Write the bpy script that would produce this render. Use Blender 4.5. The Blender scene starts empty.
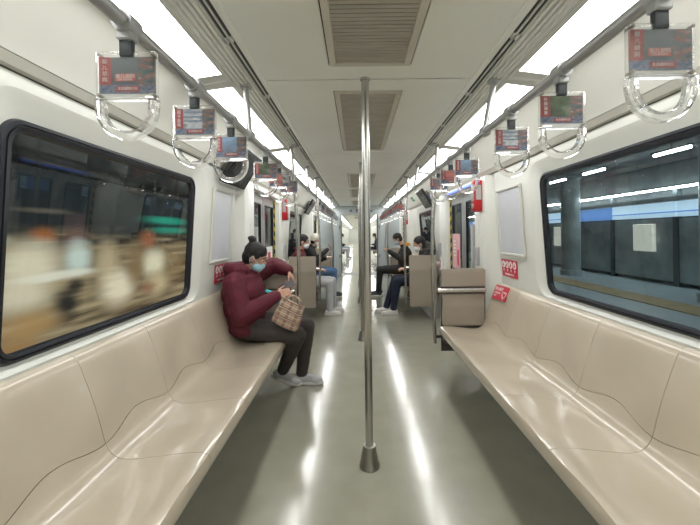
import bpy, bmesh, math, random
from mathutils import Vector, Matrix, noise
random.seed(7)
PI = math.pi
sc = bpy.context.scene
COL = sc.collection

# ------------------------------------------------------------------ camera, world, exposure
C = 0.077            # x of the car's centre line (camera stands at x = 0)
H = 1.30            # camera height
F = 340.0           # focal length in pixels of a 700 px wide frame
cam_d = bpy.data.cameras.new('camera')
cam = bpy.data.objects.new('camera', cam_d)
COL.objects.link(cam)
cam.location = (0, 0, H)
cam.rotation_euler = (PI / 2, math.radians(0.7), 0)
cam_d.sensor_width = 36
cam_d.lens = F / 700 * 36
cam_d.shift_x = -0.010
cam_d.shift_y = -0.0414
cam_d.clip_start = 0.05
sc.camera = cam
w = bpy.data.worlds.new('world')
sc.world = w
w.use_nodes = True
w.node_tree.nodes['Background'].inputs[0].default_value = (0.02, 0.022, 0.025, 1)
w.node_tree.nodes['Background'].inputs[1].default_value = 0.5
sc.view_settings.view_transform = 'Standard'
sc.view_settings.look = 'None'
sc.view_settings.gamma = 1
sc.view_settings.use_curve_mapping = False
sc.view_settings.exposure = 0.0
LIGHT = 10.8         # strength of the glowing ceiling panels

# ------------------------------------------------------------------ materials
M = {}
def nodes_of(name):
    m = bpy.data.materials.new(name)
    m.use_nodes = True
    M[name] = m
    nt = m.node_tree
    return m, nt, nt.nodes['Principled BSDF']

def mat(name, col, rough=0.5, metal=0.0, var=0.0, scale=8.0, bump=0.0, bscale=60.0, spec=0.5, stretch=None, coat=0.0, emit=None, estr=0.0, trans=0.0, ior=1.45):
    m, nt, b = nodes_of(name)
    b.inputs['Base Color'].default_value = (*col, 1)
    b.inputs['Roughness'].default_value = rough
    b.inputs['Metallic'].default_value = metal
    b.inputs['Specular IOR Level'].default_value = spec
    b.inputs['Coat Weight'].default_value = coat
    b.inputs['Transmission Weight'].default_value = trans
    b.inputs['IOR'].default_value = ior
    if emit:
        b.inputs['Emission Color'].default_value = (*emit, 1)
        b.inputs['Emission Strength'].default_value = estr
    tc = nt.nodes.new('ShaderNodeTexCoord')
    mp = nt.nodes.new('ShaderNodeMapping')
    nt.links.new(tc.outputs['Object'], mp.inputs[0])
    if stretch:
        mp.inputs['Scale'].default_value = stretch
    if var > 0:
        n = nt.nodes.new('ShaderNodeTexNoise')
        n.inputs['Scale'].default_value = scale
        n.inputs['Detail'].default_value = 5
        nt.links.new(mp.outputs[0], n.inputs['Vector'])
        r = nt.nodes.new('ShaderNodeValToRGB')
        r.color_ramp.elements[0].position = 0.3
        r.color_ramp.elements[1].position = 0.7
        r.color_ramp.elements[0].color = (*[c * (1 - var) for c in col], 1)
        r.color_ramp.elements[1].color = (*[min(1, c * (1 + var)) for c in col], 1)
        nt.links.new(n.outputs['Fac'], r.inputs[0])
        nt.links.new(r.outputs[0], b.inputs['Base Color'])
    if bump > 0:
        n2 = nt.nodes.new('ShaderNodeTexNoise')
        n2.inputs['Scale'].default_value = bscale
        n2.inputs['Detail'].default_value = 3
        nt.links.new(mp.outputs[0], n2.inputs['Vector'])
        bp = nt.nodes.new('ShaderNodeBump')
        bp.inputs['Strength'].default_value = bump
        bp.inputs['Distance'].default_value = 0.01
        nt.links.new(n2.outputs['Fac'], bp.inputs['Height'])
        nt.links.new(bp.outputs[0], b.inputs['Normal'])
    return m

mat('floor', (0.36, 0.35, 0.275), 0.2, var=0.06, scale=5, bump=0.02, bscale=260, spec=0.5, coat=1.0)
M['floor'].node_tree.nodes['Principled BSDF'].inputs['Coat Roughness'].default_value = 0.125
mat('wall', (0.74, 0.75, 0.70), 0.32, var=0.02, scale=3, bump=0.02, bscale=40)
mat('cove', (0.72, 0.72, 0.66), 0.35, var=0.02, scale=3)
mat('band', (0.55, 0.54, 0.48), 0.4)
mat('ceiling', (0.88, 0.88, 0.82), 0.42, var=0.03, scale=2, bump=0.02, bscale=30)
mat('joint', (0.10, 0.10, 0.09), 0.7)
mat('slat', (0.80, 0.80, 0.75), 0.4)
mat('slot_back', (0.24, 0.24, 0.22), 0.6)
mat('slot', (0.07, 0.075, 0.08), 0.6)
mat('vent_frame', (0.60, 0.57, 0.49), 0.4)
mat('louvre', (0.43, 0.405, 0.345), 0.45, var=0.12, scale=6, stretch=(1, 3, 1))
mat('vent_dark', (0.07, 0.062, 0.05), 0.8)
mat('bench', (0.52, 0.453, 0.352), 0.33, var=0.05, scale=4, spec=0.4, coat=0.9)
M['bench'].node_tree.nodes['Principled BSDF'].inputs['Coat Roughness'].default_value = 0.10
mat('bench_orange', (0.75, 0.40, 0.06), 0.3, var=0.05, scale=4)
mat('bench_frame', (0.16, 0.145, 0.12), 0.55)
mat('screen_panel', (0.36, 0.31, 0.25), 0.38, var=0.04, scale=6)
mat('screen_edge', (0.10, 0.085, 0.075), 0.5)
mat('steel', (0.50, 0.49, 0.465), 0.26, metal=1.0)
mat('steel_dark', (0.40, 0.38, 0.34), 0.3, metal=1.0)
mat('rail_grey', (0.46, 0.47, 0.47), 0.33, metal=0.6)
mat('clamp_grey', (0.42, 0.43, 0.43), 0.4, metal=0.2)
mat('strap_black', (0.03, 0.038, 0.042), 0.55)
mat('print_red', (0.42, 0.07, 0.07), 0.35)
mat('print_white', (0.85, 0.84, 0.82), 0.4)
mat('card_red_sign', (0.66, 0.17, 0.13), 0.35)
mat('gasket', (0.018, 0.02, 0.026), 0.32)
mat('poster', (0.62, 0.64, 0.68), 0.3, var=0.05, scale=5)
mat('poster_frame', (0.66, 0.66, 0.60), 0.35)
mat('sign_red', (0.60, 0.035, 0.07), 0.35)
mat('alarm_red', (0.50, 0.02, 0.025), 0.35)
mat('grey_part', (0.42, 0.42, 0.41), 0.45)
mat('door_metal', (0.42, 0.43, 0.43), 0.3, metal=0.7)
mat('pink', (0.80, 0.45, 0.48), 0.4, var=0.10, scale=12)
mat('screen_black', (0.02, 0.021, 0.023), 0.25)
mat('lcd', (0.07, 0.075, 0.08), 0.15, var=0.5, scale=9)
mat('green_sign', (0.02, 0.30, 0.14), 0.4)
mat('cabinet', (0.50, 0.54, 0.55), 0.38, var=0.02, scale=3)
mat('cabinet_dark', (0.22, 0.24, 0.25), 0.5)
mat('bellows', (0.12, 0.12, 0.125), 0.7)
mat('skin', (0.55, 0.32, 0.22), 0.5, var=0.06, scale=20)
mat('hair', (0.008, 0.007, 0.007), 0.55, bump=0.5, bscale=90, stretch=(1, 1, 4))
mat('hair_brown', (0.03, 0.02, 0.015), 0.45, bump=0.5, bscale=90)
mat('maroon', (0.105, 0.010, 0.022), 0.7, var=0.16, scale=14, bump=0.25, bscale=120)
mat('maroon_b', (0.13, 0.018, 0.022), 0.75, var=0.12, scale=14)
mat('trouser_grey', (0.060, 0.050, 0.046), 0.8, var=0.12, scale=18, bump=0.2, bscale=150)
mat('black_cloth', (0.014, 0.014, 0.016), 0.75, var=0.2, scale=12)
mat('navy', (0.016, 0.022, 0.045), 0.75, var=0.2, scale=12)
mat('jeans', (0.07, 0.15, 0.29), 0.8, var=0.2, scale=22)
mat('light_grey_cloth', (0.48, 0.49, 0.51), 0.8, var=0.08, scale=12)
mat('cream_cloth', (0.72, 0.68, 0.60), 0.8)
mat('mask_blue', (0.40, 0.68, 0.80), 0.7)
mat('mask_white', (0.80, 0.82, 0.84), 0.7)
mat('shoe_grey', (0.50, 0.50, 0.51), 0.6, var=0.1, scale=30)
mat('shoe_white', (0.78, 0.76, 0.72), 0.6, var=0.05, scale=30)
mat('shoe_dark', (0.035, 0.036, 0.042), 0.6)
mat('sole_white', (0.72, 0.71, 0.69), 0.6)
mat('eye_white', (0.8, 0.8, 0.78), 0.3)
mat('eye_dark', (0.01, 0.008, 0.008), 0.2)
mat('teal', (0.06, 0.48, 0.50), 0.5)
mat('phone', (0.03, 0.03, 0.035), 0.2)
mat('phone_case', (0.35, 0.05, 0.07), 0.4)
mat('orange_cloth', (0.80, 0.40, 0.05), 0.7)
mat('concrete', (0.15, 0.17, 0.18), 0.7, var=0.2, scale=2)
mat('platform', (0.25, 0.31, 0.34), 0.35, var=0.12, scale=2)
mat('tactile', (0.24, 0.17, 0.06), 0.6)
mat('psd_frame', (0.10, 0.12, 0.13), 0.4, metal=0.3)
mat('psd_panel', (0.26, 0.31, 0.32), 0.3, var=0.3, scale=1.5)
mat('tube', (1, 1, 1), 0.5, emit=(0.90, 1, 1), estr=40.0)
mat('header_glow', (0.5, 0.6, 0.7), 0.4, emit=(0.55, 0.80, 1.0), estr=0.7)
mat('header_blue', (0.1, 0.2, 0.5), 0.4, emit=(0.12, 0.28, 0.62), estr=0.8)
mat('ad_glow', (0.5, 0.5, 0.45), 0.4, emit=(0.75, 0.78, 0.68), estr=0.5)
mat('lamp_frame', (0.62, 0.62, 0.58), 0.4)
mat('lamp', (1, 1, 1), 0.5, emit=(1.0, 1.0, 0.985), estr=LIGHT)
mat('blue_glow', (0.1, 0.15, 0.8), 0.4, emit=(0.15, 0.28, 1.0), estr=1.2)

def glass_mat(name, tint):
    m = bpy.data.materials.new(name)
    m.use_nodes = True
    nt = m.node_tree
    nt.nodes.clear()
    out = nt.nodes.new('ShaderNodeOutputMaterial')
    mx = nt.nodes.new('ShaderNodeMixShader')
    tr = nt.nodes.new('ShaderNodeBsdfTransparent')
    gl = nt.nodes.new('ShaderNodeBsdfGlossy')
    fr = nt.nodes.new('ShaderNodeFresnel')
    fr.inputs['IOR'].default_value = 1.5
    tr.inputs[0].default_value = (*tint, 1)
    gl.inputs['Color'].default_value = (0.9, 0.95, 0.95, 1)
    gl.inputs['Roughness'].default_value = 0.015
    nt.links.new(fr.outputs[0], mx.inputs[0])
    nt.links.new(tr.outputs[0], mx.inputs[1])
    nt.links.new(gl.outputs[0], mx.inputs[2])
    nt.links.new(mx.outputs[0], out.inputs[0])
    M[name] = m
glass_mat('glass', (0.80, 0.84, 0.83))
def acrylic_mat():
    m = bpy.data.materials.new('acrylic'); m.use_nodes = True; M['acrylic'] = m
    nt = m.node_tree; nt.nodes.clear()
    out = nt.nodes.new('ShaderNodeOutputMaterial')
    gb = nt.nodes.new('ShaderNodeBsdfPrincipled')
    gb.inputs['Base Color'].default_value = (1, 1, 1, 1); gb.inputs['Transmission Weight'].default_value = 1
    gb.inputs['Roughness'].default_value = 0.02; gb.inputs['IOR'].default_value = 1.42
    tr = nt.nodes.new('ShaderNodeBsdfTransparent'); tr.inputs[0].default_value = (.97, .98, .98, 1)
    df = nt.nodes.new('ShaderNodeBsdfTranslucent'); df.inputs[0].default_value = (.9, .9, .9, 1)
    a = nt.nodes.new('ShaderNodeMixShader'); a.inputs[0].default_value = 0.22
    b = nt.nodes.new('ShaderNodeMixShader'); b.inputs[0].default_value = 0.045
    nt.links.new(gb.outputs[0], a.inputs[1]); nt.links.new(tr.outputs[0], a.inputs[2])
    nt.links.new(a.outputs[0], b.inputs[1]); nt.links.new(df.outputs[0], b.inputs[2])
    nt.links.new(b.outputs[0], out.inputs[0])
acrylic_mat()

def stripe_mat():
    m, nt, b = nodes_of('hazard')
    tc = nt.nodes.new('ShaderNodeTexCoord')
    sp = nt.nodes.new('ShaderNodeSeparateXYZ')
    nt.links.new(tc.outputs['Object'], sp.inputs[0])
    a = nt.nodes.new('ShaderNodeMath'); a.operation = 'ADD'
    nt.links.new(sp.outputs['Y'], a.inputs[0]); nt.links.new(sp.outputs['Z'], a.inputs[1])
    md = nt.nodes.new('ShaderNodeMath'); md.operation = 'PINGPONG'; md.inputs[1].default_value = 0.06
    nt.links.new(a.outputs[0], md.inputs[0])
    g = nt.nodes.new('ShaderNodeMath'); g.operation = 'GREATER_THAN'; g.inputs[1].default_value = 0.03
    nt.links.new(md.outputs[0], g.inputs[0])
    mx = nt.nodes.new('ShaderNodeMix'); mx.data_type = 'RGBA'
    mx.inputs['A'].default_value = (0.02, 0.02, 0.02, 1)
    mx.inputs['B'].default_value = (0.62, 0.48, 0.04, 1)
    nt.links.new(g.outputs[0], mx.inputs['Factor'])
    nt.links.new(mx.outputs['Result'], b.inputs['Base Color'])
stripe_mat()

def photo_mat(name, cols, scale, seed):
    m, nt, b = nodes_of(name)
    tc = nt.nodes.new('ShaderNodeTexCoord')
    mp = nt.nodes.new('ShaderNodeMapping')
    mp.inputs['Location'].default_value = (seed, seed * 1.7, seed * 0.3)
    mp.inputs['Scale'].default_value = (0.5, 1, 1.0)
    nt.links.new(tc.outputs['Object'], mp.inputs[0])
    n = nt.nodes.new('ShaderNodeTexNoise'); n.inputs['Scale'].default_value = scale; n.inputs['Detail'].default_value = 6
    nt.links.new(mp.outputs[0], n.inputs['Vector'])
    r = nt.nodes.new('ShaderNodeValToRGB')
    while len(r.color_ramp.elements) < len(cols):
        r.color_ramp.elements.new(0.5)
    for i, c in enumerate(cols):
        r.color_ramp.elements[i].position = 0.3 + 0.4 * i / (len(cols) - 1)
        r.color_ramp.elements[i].color = (*c, 1)
    nt.links.new(n.outputs['Fac'], r.inputs[0])
    nt.links.new(r.outputs[0], b.inputs['Base Color'])
    b.inputs['Roughness'].default_value = 0.35
photo_mat('photo_wall', [(0.05, 0.07, 0.09), (0.12, 0.15, 0.17), (0.20, 0.22, 0.23)], 14, 1.0)
photo_mat('photo_arch', [(0.04, 0.09, 0.20), (0.25, 0.30, 0.36), (0.65, 0.68, 0.70), (0.08, 0.10, 0.10)], 24, 2.3)
photo_mat('photo_sky', [(0.12, 0.15, 0.18), (0.25, 0.42, 0.65), (0.45, 0.60, 0.75)], 18, 3.1)
photo_mat('photo_tree', [(0.02, 0.04, 0.02), (0.08, 0.13, 0.05), (0.30, 0.33, 0.28)], 26, 4.2)
photo_mat('photo_street', [(0.04, 0.06, 0.08), (0.10, 0.17, 0.19), (0.30, 0.11, 0.09), (0.42, 0.45, 0.45)], 85, 5.5)
photo_mat('photo_redsign', [(0.35, 0.05, 0.04), (0.55, 0.12, 0.10), (0.25, 0.27, 0.30)], 20, 6.6)
photo_mat('pattern_blue', [(0.03, 0.06, 0.16), (0.26, 0.31, 0.40), (0.05, 0.09, 0.22), (0.38, 0.36, 0.34)], 130, 7.7)

def plaid_mat():
    m, nt, b = nodes_of('plaid')
    tc = nt.nodes.new('ShaderNodeTexCoord')
    sp = nt.nodes.new('ShaderNodeSeparateXYZ')
    nt.links.new(tc.outputs['Object'], sp.inputs[0])
    def band(sock, period, lo):
        md = nt.nodes.new('ShaderNodeMath'); md.operation = 'PINGPONG'; md.inputs[1].default_value = period / 2
        nt.links.new(sock, md.inputs[0])
        g = nt.nodes.new('ShaderNodeMath'); g.operation = 'LESS_THAN'; g.inputs[1].default_value = lo
        nt.links.new(md.outputs[0], g.inputs[0])
        return g.outputs[0]
    cur = None
    base = (0.50, 0.40, 0.30, 1)
    prev = None
    for sock, per, lo, c, f in ((sp.outputs['X'], 0.07, 0.012, (0.22, 0.13, 0.10, 1), 0.75), (sp.outputs['Z'], 0.07, 0.012, (0.22, 0.13, 0.10, 1), 0.75),
                                (sp.outputs['X'], 0.035, 0.0025, (0.60, 0.16, 0.12, 1), 0.7), (sp.outputs['Z'], 0.035, 0.0025, (0.75, 0.70, 0.62, 1), 0.7)):
        mx = nt.nodes.new('ShaderNodeMix'); mx.data_type = 'RGBA'
        mm = nt.nodes.new('ShaderNodeMath'); mm.operation = 'MULTIPLY'; mm.inputs[1].default_value = f
        nt.links.new(band(sock, per, lo), mm.inputs[0])
        nt.links.new(mm.outputs[0], mx.inputs['Factor'])
        if prev is None: mx.inputs['A'].default_value = base
        else: nt.links.new(prev, mx.inputs['A'])
        mx.inputs['B'].default_value = c
        prev = mx.outputs['Result']
    nt.links.new(prev, b.inputs['Base Color'])
    b.inputs['Roughness'].default_value = 0.6
plaid_mat()

def billboard_mat(blobs):
    """a long backlit picture: soft coloured shapes over a streaky brown ground (object coords: x along the wall, z up)"""
    m, nt, b = nodes_of('billboard_print')
    tc = nt.nodes.new('ShaderNodeTexCoord')
    sp = nt.nodes.new('ShaderNodeSeparateXYZ')
    nt.links.new(tc.outputs['Object'], sp.inputs[0])
    mp = nt.nodes.new('ShaderNodeMapping'); mp.inputs['Scale'].default_value = (1, 0.7, 9)
    nt.links.new(tc.outputs['Object'], mp.inputs[0])
    n = nt.nodes.new('ShaderNodeTexNoise'); n.inputs['Scale'].default_value = 1.3; n.inputs['Detail'].default_value = 5
    nt.links.new(mp.outputs[0], n.inputs['Vector'])
    r = nt.nodes.new('ShaderNodeValToRGB')
    r.color_ramp.elements[0].position = 0.32; r.color_ramp.elements[0].color = (0.055, 0.036, 0.018, 1)
    r.color_ramp.elements[1].position = 0.70; r.color_ramp.elements[1].color = (0.34, 0.27, 0.16, 1)
    nt.links.new(n.outputs['Fac'], r.inputs[0])
    cur = r.outputs[0]
    for (y, z, ry, rz, col, k) in blobs:
        dy = nt.nodes.new('ShaderNodeMath'); dy.operation = 'MULTIPLY_ADD'; dy.inputs[1].default_value = 1 / ry; dy.inputs[2].default_value = -y / ry
        dz = nt.nodes.new('ShaderNodeMath'); dz.operation = 'MULTIPLY_ADD'; dz.inputs[1].default_value = 1 / rz; dz.inputs[2].default_value = -z / rz
        nt.links.new(sp.outputs['Y'], dy.inputs[0]); nt.links.new(sp.outputs['Z'], dz.inputs[0])
        cb = nt.nodes.new('ShaderNodeCombineXYZ')
        nt.links.new(dy.outputs[0], cb.inputs[0]); nt.links.new(dz.outputs[0], cb.inputs[1])
        ln = nt.nodes.new('ShaderNodeVectorMath'); ln.operation = 'LENGTH'
        nt.links.new(cb.outputs[0], ln.inputs[0])
        mr = nt.nodes.new('ShaderNodeMapRange'); mr.interpolation_type = 'SMOOTHSTEP'
        mr.inputs['From Min'].default_value = 1.45; mr.inputs['From Max'].default_value = 0.25
        mr.inputs['To Max'].default_value = k
        wob = nt.nodes.new('ShaderNodeMath'); wob.operation = 'MULTIPLY_ADD'; wob.inputs[1].default_value = 1.1
        nt.links.new(n.outputs['Fac'], wob.inputs[0]); nt.links.new(ln.outputs['Value'], wob.inputs[2])
        sb = nt.nodes.new('ShaderNodeMath'); sb.operation = 'SUBTRACT'; sb.inputs[1].default_value = 0.55
        nt.links.new(wob.outputs[0], sb.inputs[0])
        nt.links.new(sb.outputs[0], mr.inputs['Value'])
        mx = nt.nodes.new('ShaderNodeMix'); mx.data_type = 'RGBA'
        nt.links.new(mr.outputs[0], mx.inputs['Factor'])
        nt.links.new(cur, mx.inputs['A'])
        mx.inputs['B'].default_value = (*col, 1)
        cur = mx.outputs['Result']
    nt.links.new(cur, b.inputs['Base Color'])
    nt.links.new(cur, b.inputs['Emission Color'])
    b.inputs['Emission Strength'].default_value = 1.15
    b.inputs['Roughness'].default_value = 0.4

# ------------------------------------------------------------------ object helpers
def tag(o, label=None, cat=None, group=None, kind=None):
    if label: o['label'] = label
    if cat: o['category'] = cat
    if group: o['group'] = group
    if kind: o['kind'] = kind
    return o

def empty(name, loc=(0, 0, 0), rz=0.0, **kw):
    o = bpy.data.objects.new(name, None)
    o.empty_display_size = 0.05
    COL.objects.link(o)
    o.location = loc
    o.rotation_euler = (0, 0, rz)
    return tag(o, **kw)

def shade(me, ang=40):
    for p in me.polygons: p.use_smooth = True
    try: me.set_sharp_from_angle(angle=math.radians(ang))
    except Exception: pass

def link(name, me, m, parent=None, smooth=True, loc=None):
    if m: me.materials.append(M[m])
    if smooth: shade(me)
    o = bpy.data.objects.new(name, me)
    COL.objects.link(o)
    if parent: o.parent = parent
    if loc: o.location = loc
    return o

class MB:
    def __init__(s): s.bm = bmesh.new()
    def quad(s, *pts):
        s.bm.faces.new([s.bm.verts.new(p) for p in pts]); return s
    def box(s, x0, x1, y0, y1, z0, z1, bev=0.0, mtx=None, seg=1):
        t = bmesh.new()
        bmesh.ops.create_cube(t, size=1)
        for v in t.verts:
            v.co = Vector(((x0 + x1) / 2 + v.co.x * (x1 - x0), (y0 + y1) / 2 + v.co.y * (y1 - y0), (z0 + z1) / 2 + v.co.z * (z1 - z0)))
        if bev > 0:
            bmesh.ops.bevel(t, geom=list(t.edges), offset=bev, segments=seg, affect='EDGES', profile=0.5)
        if mtx: bmesh.ops.transform(t, matrix=mtx, verts=t.verts)
        s.merge(t); return s
    def merge(s, t):
        me = bpy.data.meshes.new('t'); t.to_mesh(me); t.free(); s.bm.from_mesh(me); bpy.data.meshes.remove(me)
    def loft(s, loops, closed=True, cap=False):
        rows = [[s.bm.verts.new(p) for p in L] for L in loops]
        n = len(rows[0])
        for a, b in zip(rows[:-1], rows[1:]):
            for i in range(n if closed else n - 1):
                j = (i + 1) % n
                s.bm.faces.new((a[i], a[j], b[j], b[i]))
        if cap:
            s.bm.faces.new(list(reversed(rows[0]))); s.bm.faces.new(rows[-1])
        return s
    def tube(s, pts, r, n=12, cap=True):
        pts = [Vector(p) for p in pts]
        rs = r if isinstance(r, (list, tuple)) else [r] * len(pts)
        loops = []
        prev = None
        for i, p in enumerate(pts):
            if i == 0: d = pts[1] - p
            elif i == len(pts) - 1: d = p - pts[i - 1]
            else: d = (pts[i + 1] - p).normalized() + (p - pts[i - 1]).normalized()
            d.normalize()
            if prev is None:
                a = d.cross(Vector((0, 0, 1)))
                if a.length < 1e-3: a = d.cross(Vector((0, 1, 0)))
            else:
                a = prev - d * prev.dot(d)
            a.normalize(); prev = a
            bb = d.cross(a)
            loops.append([p + a * rs[i] * math.cos(t * 2 * PI / n) + bb * rs[i] * math.sin(t * 2 * PI / n) for t in range(n)])
        return s.loft(loops, True, cap)
    def lathe(s, prof, at, n=20):
        at = Vector(at)
        loops = [[at + Vector((r * math.cos(t * 2 * PI / n), r * math.sin(t * 2 * PI / n), z)) for t in range(n)] for r, z in prof]
        return s.loft(loops, True, True)
    def prism(s, poly, v):
        """extrude closed 3D polygon by vector v"""
        v = Vector(v)
        a = [Vector(p) for p in poly]
        return s.loft([a, [p + v for p in a]], True, True)
    def ell(s, c, r, rot=None, seg=20, rings=14):
        t = bmesh.new()
        bmesh.ops.create_uvsphere(t, u_segments=seg, v_segments=rings, radius=1)
        m = Matrix.Translation(Vector(c)) @ (rot or Matrix.Identity(4)) @ Matrix.Diagonal((*r, 1))
        bmesh.ops.transform(t, matrix=m, verts=t.verts)
        s.merge(t); return s
    def capsule(s, p0, p1, r0, r1, n=14):
        p0, p1 = Vector(p0), Vector(p1)
        d = (p1 - p0)
        L = d.length; d.normalize()
        pts, rs = [], []
        for k in range(5):
            a = -PI / 2 + PI / 2 * k / 5 + 0.15
            pts.append(p0 + d * r0 * math.sin(a)); rs.append(max(0.0005, r0 * math.cos(a)))
        for k in range(6):
            t = k / 5
            pts.append(p0.lerp(p1, t)); rs.append(r0 + (r1 - r0) * t)
        for k in range(1, 6):
            a = PI / 2 * k / 5 - 0.10
            pts.append(p1 + d * r1 * math.sin(a)); rs.append(max(0.0005, r1 * math.cos(a)))
        return s.tube(pts, rs, n)
    def chain(s, pts, rs, n=14):
        for i in range(len(pts) - 1): s.capsule(pts[i], pts[i + 1], rs[i], rs[i + 1], n)
        return s
    def build(s, name, m, parent=None, smooth=True, recalc=True):
        if recalc: bmesh.ops.recalc_face_normals(s.bm, faces=s.bm.faces)
        me = bpy.data.meshes.new(name)
        s.bm.to_mesh(me); s.bm.free()
        return link(name, me, m, parent, smooth)
    def fused(s, name, m, parent, voxel, smooth=2, folds=0.0, fscale=9.0, seed=0.0):
        """one continuous skin grown over everything collected so far"""
        me = bpy.data.meshes.new('raw')
        bmesh.ops.recalc_face_normals(s.bm, faces=s.bm.faces)
        s.bm.to_mesh(me); s.bm.free()
        o = bpy.data.objects.new('raw', me)
        COL.objects.link(o)
        r = o.modifiers.new('r', 'REMESH'); r.mode = 'VOXEL'; r.voxel_size = voxel
        if smooth:
            sm = o.modifiers.new('s', 'SMOOTH'); sm.factor = 0.5; sm.iterations = smooth
        dg = bpy.context.evaluated_depsgraph_get()
        out = bpy.data.meshes.new_from_object(o.evaluated_get(dg))
        bpy.data.objects.remove(o); bpy.data.meshes.remove(me)
        if folds > 0:
            out.update()
            offs = []
            for v in out.vertices:
                p = v.co * fscale + Vector((seed, seed, seed))
                a = noise.noise(Vector((p.x * 0.6, p.y, p.z * 1.5)))
                b = noise.noise(p * 2.1)
                offs.append(v.normal * folds * (0.75 * (abs(a) * 2 - 0.6) + 0.3 * b))
            for v, d in zip(out.vertices, offs): v.co += d
        out.name = name
        return link(name, out, m, parent)

def text_mesh(name, body, size, m, parent, mtx, depth=0.0006, spacing=1.0, align='CENTER'):
    cu = bpy.data.curves.new('txt', 'FONT')
    cu.body = body; cu.size = size; cu.extrude = depth; cu.align_x = align; cu.align_y = 'CENTER'
    cu.space_line = spacing
    cu.resolution_u = 2
    o = bpy.data.objects.new('txt', cu)
    COL.objects.link(o)
    dg = bpy.context.evaluated_depsgraph_get()
    me = bpy.data.meshes.new_from_object(o.evaluated_get(dg))
    bpy.data.objects.remove(o); bpy.data.curves.remove(cu)
    me.transform(mtx)
    me.name = name
    me.materials.clear()
    return link(name, me, m, parent, smooth=False)

def copy_tree(o, parent=None):
    c = o.copy(); COL.objects.link(c); c.parent = parent
    for ch in list(o.children): copy_tree(ch, c)
    return c

def X(s, u): return C + s * u

SIDES = ((-1, 'left'), (1, 'right'))
Y0, Y1 = -1.6, 10.6          # this car
N0, N1 = 11.4, 48.0          # the next car
ZC = 2.165                   # ceiling

def wall_u(z):               # inner face of the side wall leans in towards the top
    return 1.232 - (z - 0.84) * 0.066

# ------------------------------------------------------------------ floor
fl = MB().box(C - 1.35, C + 1.35, Y0, Y1, -0.06, 0).build('floor', 'floor', smooth=False); tag(fl, kind='structure')
fl = MB().box(C - 1.35, C + 1.35, N0, N1, -0.06, 0).build('floor', 'floor', smooth=False); tag(fl, kind='structure')
fl = MB().box(C - 0.62, C + 0.62, Y1, N0, -0.06, 0.004).build('floor', 'grey_part', smooth=False); tag(fl, kind='structure')

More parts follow.
